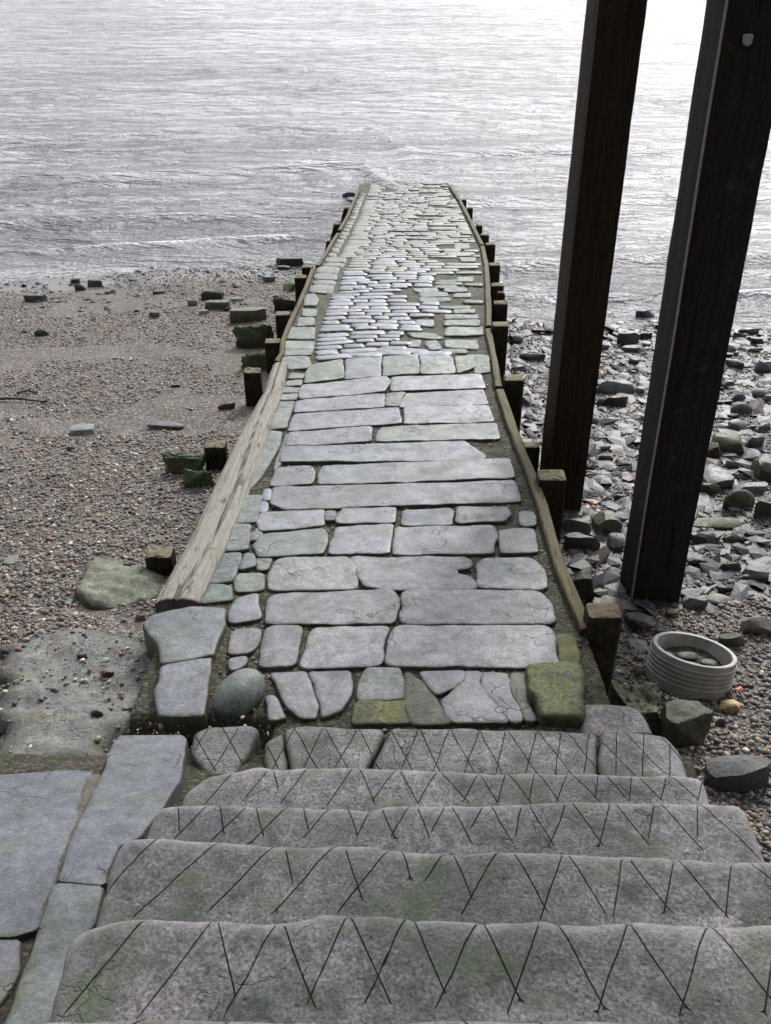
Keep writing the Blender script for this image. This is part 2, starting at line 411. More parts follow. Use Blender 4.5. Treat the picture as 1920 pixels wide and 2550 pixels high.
def beach_mat(name, wet=True):
    m, t, b = newmat(name); p = pos(t)
    c = mixc(t, rampf(t, noise(t, p, 1.1, 5, .6), .35, .65), (.095, .070, .046), (.145, .113, .08))
    for sc_, amt in ((48., .75), (95., .8)):
        v = nd(t, 'ShaderNodeTexVoronoi', i_Scale=sc_); t.links.new(p, v.inputs['Vector'])
        s = nd(t, 'ShaderNodeSeparateColor'); t.links.new(v.outputs['Color'], s.inputs[0])
        c = mixc(t, rampf(t, s.outputs[0], .60, .8, 0, amt), c, (.15, .14, .13))
        c = mixc(t, rampf(t, s.outputs[1], .65, .85, 0, amt), c, (.045, .043, .045))
        c = mixc(t, rampf(t, s.outputs[2], .88, .93, 0, amt), c, (.30, .28, .26))
    px_ = nd(t, 'ShaderNodeSeparateXYZ'); t.links.new(p, px_.inputs[0]); wetf = rampf(t, px_.outputs[2], .03, .22, 1, 0)
    damp = mth(t, 'MULTIPLY', mth(t, 'MULTIPLY', rampf(t, px_.outputs[0], .95, 1.25), rampf(t, px_.outputs[1], 3.2, 5.5, .45, 1.)), rampf(t, noise(t, p, 1.7, 5, .65), .38, .6, .25, 1.0))
    wetf = mth(t, 'MAXIMUM', wetf, damp)
    c = mixc(t, mth(t, 'MULTIPLY', wetf, .6), c, (.02, .018, .016))
    t.links.new(c, b.inputs['Base Color']); t.links.new(mth(t, 'SUBTRACT', .85, mth(t, 'MULTIPLY', wetf, .62)), b.inputs['Roughness']); t.links.new(rampf(t, wetf, 0, 1, .2, .6), b.inputs['Specular IOR Level'])
    n = bumpn(t, noise(t, p, 9, 8, .7), .8, .03); n = bumpn(t, mth(t, 'MULTIPLY', v.outputs['Distance'], -1), .9, .006, n)
    t.links.new(n, b.inputs['Normal'])
    return m
M_beach = beach_mat('shingle_ground')

def vcol_mat(name, rough=.5, bump=.3):
    m, t, b = newmat(name); p = pos(t)
    a = nd(t, 'ShaderNodeAttribute', attribute_name='col')
    lum = nd(t, 'ShaderNodeVectorMath', operation='SCALE'); t.links.new(a.outputs['Color'], lum.inputs[0])
    t.links.new(rampf(t, noise(t, p, 70, 4, .7), .3, .7, .7, 1.25), lum.inputs['Scale'])
    px_ = nd(t, 'ShaderNodeSeparateXYZ'); t.links.new(p, px_.inputs[0]); wetf = rampf(t, px_.outputs[2], .03, .22, 1, 0)
    damp = mth(t, 'MULTIPLY', mth(t, 'MULTIPLY', rampf(t, px_.outputs[0], .95, 1.25), rampf(t, px_.outputs[1], 3.2, 5.5, .45, 1.)), rampf(t, noise(t, p, 1.7, 5, .65), .38, .6, .25, 1.0))
    wetf = mth(t, 'MAXIMUM', wetf, damp)
    b.inputs['Specular IOR Level'].default_value = .32
    c = mixc(t, mth(t, 'MULTIPLY', wetf, .6), lum.outputs[0], (.015, .015, .016))
    t.links.new(c, b.inputs['Base Color']); t.links.new(mth(t, 'SUBTRACT', rough, mth(t, 'MULTIPLY', wetf, .10)), b.inputs['Roughness'])
    t.links.new(bumpn(t, noise(t, p, 90, 4), bump, .004), b.inputs['Normal']); return m
M_peb = vcol_mat('pebble_mix', .55)
M_wet = vcol_mat('wet_slate_mix', .52, 1.0)
def plain(name, col, rough=.6, bs=40., bump=.3, var=.25):
    m, t, b = newmat(name); p = pos(t); f = noise(t, p, bs, 5, .65)
    lum = nd(t, 'ShaderNodeVectorMath', operation='SCALE'); lum.inputs[0].default_value = col
    t.links.new(rampf(t, f, .3, .7, 1 - var, 1 + var), lum.inputs['Scale']); t.links.new(lum.outputs[0], b.inputs['Base Color'])
    b.inputs['Roughness'].default_value = rough; t.links.new(bumpn(t, f, bump, .004), b.inputs['Normal']); return m

# ------------------------------------------------------------ the lie of the land
GY = np.array([-2, 2.4, 4, 5.5, 7.3, 8.5, 9.5, 11, 13.2, 17.3, 19.5, 22, 30.])
GZ = np.array([2.3, 1.97, 1.72, 1.52, 1.32, 1.22, 1.15, .98, .65, .07, -.10, -.75, -2.2])
def g(y):
    y = np.asarray(y, float); return (np.interp(y - .5, GY, GZ) + np.interp(y, GY, GZ) * 2 + np.interp(y + .5, GY, GZ)) / 4
def gs(x, y): return g(y)
def zl(y): return np.interp(y, [-50, -5, 0, 2.6, 14, 30, 60], [3.2, 3.0, 2.3, 1.78, -.05, -2.4, -3.5])
def zr(y): return np.interp(y, [-50, -5, 2, 4, 4.7, 11.3, 30, 60], [2.4, 2.2, 1.42, 1.0, .88, .0, -2.4, -3.5])
def land0(x, y):
    k = np.clip((np.asarray(x, float) - (-.6)) / 1.2, 0, 1); k = k * k * (3 - 2 * k)
    tilt = np.where(np.asarray(x) < -1, (np.asarray(x) + 1) * .03, 0)
    return zl(y) * (1 - k) + zr(y) * k + tilt
def land(x, y):
    x = np.asarray(x, float); y = np.asarray(y, float)
    a = .05 * fbm(x * .9, y * .9, 3, 3) + .018 * fbm(x * 4, y * 4, 8, 3)
    right = np.clip((x - .8) / .8, 0, 1)
    return land0(x, y) + a * (1 + .5 * right)
def axis(lo, hi, step, far, gro=1.12):
    a = list(np.arange(lo, hi, step)); s = step; v = hi; up = []
    while v < far: up.append(v); s *= gro; v += s
    up.append(far); s = step; v = lo; dn = []
    while v > -far: s *= gro; v -= s; dn.append(v)
    return np.array(dn[::-1] + a + up)
def grid_mesh(xs, ys, zf):
    X, Y = np.meshgrid(xs, ys); Z = zf(X, Y); n, m = X.shape
    V = np.column_stack([X.ravel(), Y.ravel(), Z.ravel()])
    i = (np.arange(n - 1)[:, None] * m + np.arange(m - 1)[None]).ravel()
    return V, np.column_stack([i, i + 1, i + m + 1, i + m])
V, Fq = grid_mesh(axis(-6, 7, .05, 900), axis(1, 16, .05, 900), land)
o = mesh_obj('beach', V, Fq, M_beach, origin=(0, 0, 0)); struct(o)

# water
def water_mat():
    m, t, b = newmat('river_water'); p = pos(t)
    c = mixc(t, rampf(t, noise(t, p, .35, 4), .35, .65), (.185, .184, .184), (.23, .23, .235))
    fo = nd(t, 'ShaderNodeAttribute', attribute_name='foam')
    ff = mth(t, 'MULTIPLY', fo.outputs['Fac'], rampf(t, noise(t, p, 14, 8, .75), .38, .54))
    c = mixc(t, ff, c, (.75, .75, .74)); t.links.new(c, b.inputs['Base Color'])
    r = mth(t, 'ADD', .1, mth(t, 'MULTIPLY', ff, .5)); t.links.new(r, b.inputs['Roughness'])
    b.inputs['IOR'].default_value = 1.333; b.inputs['Specular IOR Level'].default_value = .5
    h1 = noise(t, mapped(t, (.7, 1.5, 1)), 1.9, 5, .6, .8); h2 = noise(t, mapped(t, (1, 1.8, 1)), 6.5, 4, .6, .6)
    h3 = noise(t, mapped(t, (1, 1.3, 1)), 32., 3, .5)
    wp = rampf(t, noise(t, mapped(t, (.35, 1, 1)), .22, 4, .6), .38, .62, .45, 1.0)
    h1 = mth(t, 'MULTIPLY', h1, wp); h2 = mth(t, 'MULTIPLY', h2, wp)
    h0 = noise(t, mapped(t, (.5, 1.25, 1)), .75, 4, .6, .8); n = bumpn(t, h0, 1., .6); n = bumpn(t, h1, 1., .42, n); n = bumpn(t, h2, 1., .10, n); n = bumpn(t, h3, .8, .008, n)
    t.links.new(n, b.inputs['Normal'])
    # shallow water lets the bed show through
    sh = nd(t, 'ShaderNodeAttribute', attribute_name='clear'); tr = nd(t, 'ShaderNodeBsdfTransparent'); tr.inputs[0].default_value = (.75, .72, .66, 1)
    mx = nd(t, 'ShaderNodeMixShader'); out = [x for x in t.nodes if x.type == 'OUTPUT_MATERIAL'][0]
    t.links.new(mth(t, 'MULTIPLY', sh.outputs['Fac'], .75), mx.inputs[0]); t.links.new(b.outputs[0], mx.inputs[1]); t.links.new(tr.outputs[0], mx.inputs[2])
    t.links.new(mx.outputs[0], out.inputs[0]); return m
def shore_d(x, y):                                    # distance out from the waterline
    ysh = np.where(x < 0, 13.95 + (x + 1) * .2, 11.35); k = np.clip((x + .5), 0, 1)
    ysh = (13.95 + np.minimum(x + 1, 0) * .2) * (1 - k) + 11.35 * k
    return y - ysh
def wavez(x, y):
    s = shore_d(x, y) + .35 * fbm(x * .35, y * .2, 31, 2)
    amp = np.clip(s / 2.5, .12, 1)
    z = .05 * amp * fbm(x * .45, y * 1.1, 41, 4) + .022 * amp * fbm(x * 1.3, y * 4.2, 47, 3) * (.3 + 1.2 * vn(x * .12, y * .16, 55))
    for c, w, h, sd_ in ((1.0, .13, .10, 3), (2.6, .26, .13, 5), (5.6, .45, .12, 6), (9.6, .7, .11, 9), (15.5, 1.0, .13, 12)):
        u = s - c - .5 * fbm(x * .22, y * .05, 60 + sd_, 2)
        z = z + h * np.exp(-(u / w) ** 2) * (.35 + .65 * vn(x * .3, y * .15, 70 + sd_)) * (1 if True else 0)
    return z
ws = [8.5]; st = .035
while ws[-1] < 1200: ws.append(ws[-1] + st); st *= 1.0075 if ws[-1] < 60 else 1.06
xw = axis(-13, 15, .06, 1200, 1.1)
V, Fq = grid_mesh(xw, np.array(ws), wavez)
depth = V[:, 2] - land(V[:, 0], V[:, 1])
dc = V[:, 2] - g(V[:, 1]); on = np.clip((V[:, 0] - np.interp(V[:, 1], [10, 14, 17.5], [-.9, -.66, -.50])) / .1, 0, 1) * np.clip((np.interp(V[:, 1], [10, 14, 17.5], [1.0, .95, .82]) - V[:, 0]) / .1, 0, 1) * (V[:, 1] < 21)
depth = depth * (1 - on) + np.minimum(depth, dc) * on
clear = np.exp(-np.clip(depth, 0, 9) / .05) * (V[:, 1] < 24)
foam = np.maximum(np.exp(-(np.clip(depth, 0, 9) / .045)) * 1.4, .9 * np.exp(-((shore_d(V[:, 0], V[:, 1]) + .35 * fbm(V[:, 0] * .35, V[:, 1] * .2, 31, 2) - 1.05) / .10) ** 2) * (vn(V[:, 0] * 1.2, V[:, 1] * .3, 77) > .55)) * (V[:, 1] < 22)
o = mesh_obj('water', V, Fq, water_mat(), origin=(0, 0, 0), attrs={'clear': clear, 'foam': foam}); struct(o)

# ------------------------------------------------------------ causeway outline
def pl(c, pts, fn=gs, dz=0): return [onf(*src(c, x, y), fn) + np.array([0, 0, dz]) for x, y in pts]
right_c = (pl('E', [(1003, 158), (1058, 240), (1138, 400), (1190, 510)]), pl('E', [(1192, 518), (1214, 620), (1226, 800), (1230, 995)]),
           pl('E', [(1226, 1012), (1248, 1120)]) + pl('A', [(1170, 110), (1188, 222)]),
           pl('A', [(1192, 236), (1255, 420), (1330, 610), (1388, 760)]) + pl('B', [(1485, 60), (1530, 190), (1580, 310), (1612, 385)]))
left_c = (pl('E', [(462, 175), (425, 260), (395, 330), (345, 420)]), pl('E', [(335, 440), (272, 545), (215, 632)]),
          pl('E', [(188, 650), (152, 750), (95, 880), (45, 990), (10, 1075)]) + pl('A', [(190, 60), (165, 102)]))
beam_px = [(607, 790), (590, 850), (545, 950), (500, 1060), (447, 1180), (382, 1306)]
beam = pl('O', beam_px)
RX = np.array(sorted([(p[1], p[0]) for s in right_c for p in s])); 
LX = np.array(sorted([(p[1], p[0]) for s in left_c for p in s] + [(p[1], p[0]) for p in beam]))
def xr_(y): return np.interp(y, np.append(RX[:, 0], 24), np.append(RX[:, 1], RX[-1, 1] - .1))
def xl_(y): return np.interp(y, np.append(LX[:, 0], 24), np.append(LX[:, 1], LX[-1, 1] + .1))
print('widths', [(round(float(y), 1), round(float(xl_(y)), 2), round(float(xr_(y)), 2)) for y in (3, 4, 5, 6, 7, 8, 9, 10, 12, 14, 16, 17)])

cw = thing('causeway', 'long stone paved causeway sloping down from the steps into the river', 'causeway', (0.1, 2.6, 1.6))
# gritty bed between the stones
ys = np.concatenate([np.arange(2.42, 8, .025), np.arange(8, 21, .06)])
ss = np.linspace(0, 1, 90)
yy, sg = np.meshgrid(ys, ss, indexing='ij'); XL = xl_(yy) - .02; XR = xr_(yy)
XL = np.where(yy < 3.7, np.minimum(XL, -.62 - (3.7 - yy) * .05), XL)
XR = np.where(yy < 3.3, np.minimum(XR, .92), XR)
xx = XL + (XR - XL) * sg
zz = g(yy) - np.where(yy > 7.4, .009, .015) + .014 * fbm(xx * 11, yy * 11, 90, 4) + .008 * fbm(xx * 45, yy * 45, 95, 2)
zz = zz - .16 * np.clip((2.70 - yy) / .05, 0, 1) * np.clip((-.42 - xx) / .05, 0, 1)
n, m = xx.shape; V = np.column_stack([xx.ravel(), yy.ravel(), zz.ravel()])
i = (np.arange(n - 1)[:, None] * m + np.arange(m - 1)[None]).ravel(); Fq = np.column_stack([i, i + 1, i + m + 1, i + m])
nv = len(V); lo = []; side = []
for col_ in (0, m - 1):
    base = nv + len(lo)
    for r_ in range(n): q = V[r_ * m + col_]; lo.append((q[0], q[1], q[2] - 1.4))
    for r_ in range(n - 1):
        a, b_ = r_ * m + col_, (r_ + 1) * m + col_
        f_ = (a, b_, base + r_ + 1, base + r_); side.append(f_ if col_ == 0 else f_[::-1])
V = np.vstack([V, lo]); base = len(V)
V = np.vstack([V, [(V[j, 0], V[j, 1], V[j, 2] - 1.4) for j in range(m)]])
for j in range(m - 1): side.append((j, base + j, base + j + 1, j + 1))
mesh_obj('joint_bed', V, np.vstack([Fq, np.array(side)]), M_mort, cw)

sid = [0]
def pave(c, pts, mat=None, col=None, name='paving_stone', dz=0.004, par=cw, **kw):
    sid[0] += 1; sd_ = sid[0]
    P = [onf(*src(c, x, y), gs)[:2] for x, y in pts]
    r2 = np.random.default_rng(sd_); k = r2.uniform(.86, 1.12)
    tx, ty = r2.uniform(-.012, .012, 2); cx, cy = np.mean(P, 0)
    zf = lambda x, y: g(y) + dz + (x - cx) * tx + (y - cy) * ty + r2.uniform(-.0, .004)
    colr = tuple(k * q for q in (col or (1, 1, 1)))
    kw.setdefault('grow', .0125)
    return slab(name, P, zf, mat or M_slab, par, seed=sd_ * 13, color=colr, **kw)

A = 'A'; B = 'B'
near = dict(step=.022, r=.008, drop=.007, rough=.005, wob=.007)
for pts, mt, cl in [
    ([(325, 110), (465, 85), (468, 175), (295, 195), (300, 150)], M_slab, (.85, 1.0, .7)),
    ([(490, 85), (645, 70), (640, 160), (480, 172)], M_slab, None),
    ([(660, 72), (812, 62), (818, 148), (655, 160)], M_slab, (.85, .95, .75)),
    ([(830, 62), (930, 52), (975, 75), (985, 145), (830, 150)], M_slab, (1.05, 1.12, 1.0)),
    ([(990, 75), (1070, 65), (1078, 120), (1000, 148)], M_kerb, (1.1, 1.1, .9)),
    ([(1078, 60), (1135, 65), (1145, 140), (1085, 148)], M_kerb, (.9, 1, .8)),
    ([(480, 45), (700, 30), (860, 40), (860, 52), (640, 62), (490, 78), (470, 62)], M_sett, (.8, .8, .8)),
    ([(285, 205), (665, 165), (685, 190), (655, 235), (275, 265), (272, 240)], M_slab, (1.3, 1.3, 1.28)),
    ([(700, 170), (1100, 152), (1125, 215), (695, 230)], M_slab, (1.2, 1.2, 1.15)),
    ([(262, 278), (655, 240), (657, 300), (245, 330)], M_slab, (1, 1, 1)),
    ([(674, 242), (755, 237), (730, 265), (722, 298), (670, 298)], M_kerb, (1.05, 1.0, .9)),
    ([(762, 240), (1115, 226), (1135, 292), (727, 300), (740, 262)], M_slab, (1.12, 1.1, 1.1)),
    ([(248, 338), (725, 308), (735, 378), (218, 412)], M_slab, (.97, .97, 1)),
    ([(758, 305), (1140, 297), (1165, 370), (752, 383)], M_slab, (1.12, 1.1, 1.1)),
    ([(225, 422), (598, 395), (600, 460), (205, 483)], M_slab, (.96, .97, 1)),
    ([(650, 395), (1170, 378), (1190, 450), (622, 462), (628, 425)], M_slab, (.98, 1.05, .88)),
    ([(215, 492), (1030, 460), (1128, 530), (1100, 543), (180, 560), (190, 515)], M_slab, (.93, .95, 1)),
    ([(165, 580), (320, 575), (338, 600), (322, 658), (140, 666)], M_slab, (1, 1, 1)),
    ([(385, 572), (1235, 546), (1255, 630), (357, 658), (362, 605)], M_slab, (.93, .97, .93)),
    ([(150, 677), (1255, 645), (1290, 740), (200, 778), (140, 745)], M_slab, (.98, .99, .97)),
    ([(95, 795), (380, 775), (378, 845), (90, 873), (80, 830)], M_slab, (1.15, 1.15, 1.15)),
    ([(392, 785), (435, 785), (432, 830), (385, 832)], M_kerb, None),
    ([(475, 770), (712, 768), (708, 833), (450, 838), (442, 805)], M_slab, (1.1, 1.1, 1.08)),
    ([(750, 780), (960, 775), (975, 800), (972, 848), (745, 850)], M_slab, (.62, .68, .74)),
    ([(1000, 765), (1225, 765), (1240, 800), (1210, 832), (1000, 835)], M_slab, (.85, .92, .75)),
    ([(1290, 790), (1345, 790), (1350, 850), (1300, 855)], M_kerb, None)]:
    pave(A, pts, mt, cl, **near)
for pts, mt, cl in [
    ([(485, 45), (700, 25), (715, 50), (700, 110), (480, 120), (465, 85)], M_slab, (.85, .92, .8)),
    ([(750, 20), (940, 10), (930, 108), (722, 108), (735, 60)], M_slab, (1.2, 1.2, 1.18)),
    ([(955, 20), (1285, 15), (1300, 50), (1290, 110), (942, 112)], M_slab, (1.18, 1.18, 1.15)),
    ([(1310, 30), (1425, 25), (1442, 105), (1318, 108)], M_slab, (1.0, 1.02, .92)),
    ([(545, 130), (780, 122), (818, 180), (812, 230), (515, 235), (515, 175)], M_gran, (.85, .88, .85)),
    ([(797, 122), (1190, 124), (1213, 145), (1205, 162), (1160, 165), (1165, 182), (1208, 187), (1232, 230), (960, 236), (842, 225), (822, 170)], M_gran, (.88, .86, .88)),
    ([(1252, 126), (1420, 127), (1460, 165), (1472, 230), (1242, 230), (1230, 150)], M_gran, (.75, .8, .8)),
    ([(520, 252), (940, 238), (960, 290), (943, 350), (500, 354), (505, 290)], M_gran, (.9, .88, .9)),
    ([(985, 241), (1440, 241), (1485, 290), (1495, 352), (975, 353), (968, 320), (982, 300), (974, 270)], M_gran, (.82, .84, .85)),
    ([(510, 364), (622, 360), (605, 498), (482, 503), (492, 430)], M_gran, (.75, .75, .78)),
    ([(665, 364), (933, 361), (908, 420), (903, 496), (620, 506), (648, 420)], M_gran, (1.0, .98, 1.0)),
    ([(960, 364), (1470, 364), (1500, 395), (1510, 500), (1480, 503), (924, 498), (928, 420)], M_gran, (.98, .97, 1)),
    ([(520, 522), (640, 520), (662, 580), (682, 640), (677, 680), (620, 678), (560, 620)], M_slab, (1, 1, 1)),
    ([(652, 521), (793, 519), (788, 600), (763, 653), (692, 678), (688, 620)], M_slab, (.98, .98, .98)),
    ([(505, 605), (530, 605), (575, 680), (515, 690)], M_slab, (1.1, 1.1, 1.1)),
    ([(850, 508), (965, 508), (980, 560), (975, 610), (830, 618), (832, 560)], M_kerb, (1.4, 1.3, 1.35)),
    ([(822, 627), (985, 622), (1000, 693), (807, 698)], M_moss, (.9, .85, .9)),
    ([(988, 518), (1040, 560), (1140, 693), (1012, 698), (988, 622)], M_conc, (.8, .8, .7)),
    ([(1032, 522), (1188, 520), (1183, 548), (1143, 577), (1095, 602), (1062, 570)], M_slab, (1, 1, 1)),
    ([(1193, 523), (1248, 520), (1238, 555), (1317, 650), (1342, 693), (1190, 693), (1142, 688), (1115, 620), (1152, 578)], M_slab, (.98, .98, 1)),
    ([(1252, 522), (1338, 524), (1353, 570), (1385, 640), (1378, 693), (1350, 688), (1303, 630), (1253, 570)], M_slab, (1, 1, 1)),
    ([(1352, 522), (1393, 527), (1408, 620), (1433, 688), (1402, 688), (1352, 570)], M_kerb, (.9, .85, .7)),
    ([(1512, 392), (1560, 397), (1580, 470), (1578, 513), (1522, 503)], M_moss, (.8, .75, .6)),
    ([(385, 10), (445, 15), (440, 98), (362, 100)], M_kerb, None),
    ([(450, 37), (480, 32), (470, 60), (446, 62)], M_conc, (.8, .8, .7)),
    ([(350, 112), (413, 110), (398, 175), (383, 205), (312, 208)], M_kerb, (.8, .85, .9)),
    ([(427, 110), (463, 112), (466, 153), (414, 168)], M_slab, (.85, .9, 1)),
    ([(472, 127), (520, 125), (508, 163), (480, 166)], M_kerb, (1.1, 1.05, .9)),
    ([(410, 178), (488, 182), (490, 233), (402, 243), (396, 207)], M_kerb, (1.1, 1.1, 1.0)),
    ([(305, 220), (378, 222), (383, 268), (280, 278), (282, 247)], M_kerb, (.8, .9, .85)),
    ([(400, 264), (473, 248), (478, 333), (387, 345), (387, 300)], M_slab, (1.05, 1.05, 1.05)),
    ([(387, 372), (486, 366), (483, 410), (443, 452), (372, 458)], M_gran, (.75, .75, .75)),
    ([(377, 472), (433, 463), (428, 490), (387, 513)], M_slab, (.9, .9, .9))]:
    pave(B, pts, mt, cl, step=.02, r=.010, drop=.009, wob=.009, cut=.026 if mt is M_gran else .012, rough=.0055 if mt in (M_gran, M_kerb, M_conc, M_moss) else .003)
gm = pave(B, [(1410, 515), (1530, 505), (1585, 520), (1588, 690), (1460, 698), (1420, 600)], M_moss, (1, 1, 1), dz=.04, step=.014, r=.022, drop=.02, thick=.3, rough=.016, rs=13, wob=.012)
gm['label'] = 'bright green mossy block at the foot of the edge board'
for pts in [[(200, 2), (338, 2), (323, 60), (192, 65)], [(192, 74), (308, 70), (322, 108), (300, 123), (227, 128), (188, 106)],
            [(232, 147), (293, 151), (283, 174), (218, 174)], [(212, 184), (283, 180), (273, 206), (203, 208)],
            [(192, 214), (273, 213), (260, 238), (187, 237)], [(178, 244), (260, 243), (248, 270), (168, 269)],
            [(160, 280), (246, 276), (205, 398), (123, 406), (132, 340)], [(132, 417), (188, 420), (178, 480), (108, 600), (14, 703), (38, 620)],
            [(12, 717), (93, 717), (70, 832), (-30, 838)], [(-40, 850), (43, 852), (33, 918), (-55, 924)],
            [(215, 425), (235, 440), (185, 560), (150, 600), (190, 480)], [(75, 850), (98, 880), (80, 915), (48, 918)]]:
    pave(A, pts, M_kerb, (1.15, 1.12, 1.1), step=.022, r=.014, drop=.012, rough=.007)
for pts in [[(112, 686), (137, 682), (128, 733), (102, 738)], [(88, 744), (118, 744), (116, 788), (82, 788)]]:
    pave(A, pts, M_slab, (1.2, 1.25, 1.3), step=.022, r=.012, drop=.01)
for pts in [[(45, 990), (198, 992), (193, 1058), (25, 1058)], [(107, 932), (196, 934), (193, 978), (92, 983)],
            [(127, 877), (210, 880), (203, 923), (127, 923)], [(147, 797), (198, 792), (222, 830), (203, 862), (135, 860)],
            [(18, 1070), (195, 1068), (190, 1120), (5, 1120)]]:
    pave('E', pts, M_kerb, (1.2, 1.2, 1.15), step=.03, r=.018, drop=.014, rough=.006)

EX = []
for pts, cl in [([(965, 917), (1165, 913), (1170, 935), (970, 940)], (1.1, 1.1, 1.05)), ([(975, 947), (1170, 945), (1175, 980), (965, 980)], (1.15, 1.15, 1.05)), ([(985, 990), (1190, 992), (1195, 1038), (975, 1040)], (1.2, 1.2, 1.1)),
            ([(975, 1065), (1160, 1060), (1165, 1115), (970, 1110)], (1.2, 1.25, 1.15)), ([(850, 1075), (920, 1070), (945, 1118), (890, 1128)], (1.15, 1.2, 1.25)), ([(770, 1065), (825, 1062), (820, 1105), (760, 1105)], (1.5, 1.5, 1.5)),
            ([(1020, 882), (1150, 880), (1145, 905), (1020, 905)], (1.0, 1.05, .95)), ([(797, 945), (905, 945), (900, 985), (795, 980)], (1.4, 1.4, 1.5)), ([(975, 755), (1095, 755), (1095, 778), (970, 778)], (1.1, 1.1, 1.05)),
            ([(1030, 785), (1125, 785), (1125, 808), (1020, 808)], (1.2, 1.2, 1.15)), ([(785, 757), (920, 757), (935, 780), (800, 780)], (1.2, 1.25, 1.3)), ([(815, 782), (985, 784), (990, 808), (830, 808)], (1.1, 1.15, 1.15)),
            ([(815, 813), (1000, 813), (1000, 832), (820, 835)], (.9, .95, .85)), ([(745, 1020), (900, 1022), (960, 1050), (900, 1062), (790, 1050)], (.8, .85, .75)), ([(1060, 575), (1150, 578), (1150, 600), (1070, 600)], (1.1, 1.1, 1.0)),
            ([(1050, 690), (1140, 692), (1135, 718), (1040, 720)], (1.0, 1.05, .9)), ([(1030, 490), (1110, 490), (1115, 520), (1035, 525)], (1.0, 1.0, .9))]:
    pave('E', pts, M_kerb, cl, step=.03, r=.014, drop=.012, rough=.006, wob=.009)
    EX.append(np.array([onf(*src('E', x, y), gs)[:2] for x, y in pts]))
# setts: worn long stones laid in crooked courses, Y 7.5 .. 19
def sett_mesh(cx, cy, a, b, rot, r2, bulge):
    k = 14; th = np.linspace(0, 2 * np.pi, k, endpoint=False)
    e = r2.uniform(.28, .5)
    px = np.sign(np.cos(th)) * np.abs(np.cos(th)) ** e * a; py = np.sign(np.sin(th)) * np.abs(np.sin(th)) ** e * b
    sk = r2.uniform(-.2, .2); py = py * (1 + sk * px / a * .6); px = px + r2.normal(0, .004, k); py = py + r2.normal(0, .003, k)
    V = []
    for f_, dz in ((1.0, -.08), (1.0, -.019), (.95, -.006), (.84, -.001), (.5, .002), (.22, .003)):
        ia = a * (1 - f_) if f_ > .7 else None
        sx = f_ if ia is None else (a - min(a, b) * (1 - f_)) / a
        qx = px * sx; qy = py * f_
        x = cx + qx * math.cos(rot) - qy * math.sin(rot); y = cy + qx * math.sin(rot) + qy * math.cos(rot)
        nzz = .0035 * fbm(x * 22, y * 22, 12, 2)
        V.append(np.column_stack([x + .006 * fbm(x * 14, y * 14, 3, 2), y + .005 * fbm(x * 14, y * 14, 4, 2), nzz + g(y) + .006 + dz * (1.0 if dz < 0 else bulge) + (.004 * (bulge - .5))]))
    V = np.vstack(V); Fc = []
    for r_ in range(5):
        for j in range(k):
            Fc.append((r_ * k + j, r_ * k + (j + 1) % k, (r_ + 1) * k + (j + 1) % k, (r_ + 1) * k + j))
    Fc.append(tuple(5 * k + j for j in range(k)))
    d = np.concatenate([np.ones(k), np.ones(k), np.full(k, .45), np.zeros(3 * k)])
    return V, Fc, d
r2 = np.random.default_rng(21); setts = []
y = 7.50; row = 0
while y < 20.5:
    row += 1
    pitch = r2.uniform(.092, .135) if y < 9.6 else r2.uniform(.10, .15)
    xl, xr = float(xl_(y)) + .05, float(xr_(y)) - .05; w = xr - xl
    kerbw = .235 if y < 9.4 else (.285 if y < 11 else .12)
    x = xl + kerbw if True else xl
    sl = r2.uniform(-.01, .05)
    while x < xr - .05:
        s = (x - xl) / w
        inner = .16 < s < .66
        L_ = r2.uniform(.15, .33) if inner else (r2.uniform(.16, .34) if s < .5 else r2.uniform(.2, .42))
        if x + L_ > xr: L_ = xr - x
        if L_ < .06: break
        cx = x + L_ / 2; sc = (cx - xl) / w
        cy = y - .30 * (sc - .5) ** 2 + .035 * math.sin(cx * 5 + row * .33) + (.03 if row % 7 else .0) * fbm(np.array([cx * 3]), np.array([y]), 5, 2)[0]
        rot = (.34 * np.clip(.5 - sc, 0, .5) * 2 * (1 if y < 9.5 else .4)) + r2.normal(0, .07)
        skip = (s > .68 and r2.random() < .06)
        if s > .72 and y < 9.6 and r2.random() < .35: skip = True
        if s > .84 and r2.random() < .2: skip = True
        if y > 12 and r2.random() < .10: skip = True
        for q_ in EX:
            if polydist(q_, np.array([[cx, cy]]))[0] < .05 or inside(q_, np.array([[cx, cy]]))[0] or inside(q_, np.array([[cx - L_ * .4, cy]]))[0] or inside(q_, np.array([[cx + L_ * .4, cy]]))[0]: skip = True
        if not skip:
            setts.append((cy, cx, L_ / 2 + .003, pitch / 2 - (.0015 if inner else .000), rot, 1.1 if inner else .4, s))
        x += L_ + .012
    y += pitch
setts.sort()
sV, sF, sD, sC = [], [], [], []; nn_ = 0
for q, (cy, cx, a, b_, rot, bl, s) in enumerate(setts):
    V, Fc, d = sett_mesh(cx, cy, a, max(b_, .02), rot, r2, bl)
    inner = .12 < s < .68
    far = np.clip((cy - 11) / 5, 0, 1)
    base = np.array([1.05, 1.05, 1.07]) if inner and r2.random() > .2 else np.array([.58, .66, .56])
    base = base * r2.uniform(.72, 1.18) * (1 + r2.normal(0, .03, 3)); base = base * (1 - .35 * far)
    if not inner: base = base * np.array([.95, 1.05, .85])
    if q < 100:
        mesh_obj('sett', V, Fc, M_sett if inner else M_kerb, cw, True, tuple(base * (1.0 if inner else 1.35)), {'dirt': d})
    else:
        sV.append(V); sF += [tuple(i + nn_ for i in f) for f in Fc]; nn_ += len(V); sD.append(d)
        sC.append(np.tile(np.append(base * np.array([.145, .152, .165]), 1), (len(V), 1)))
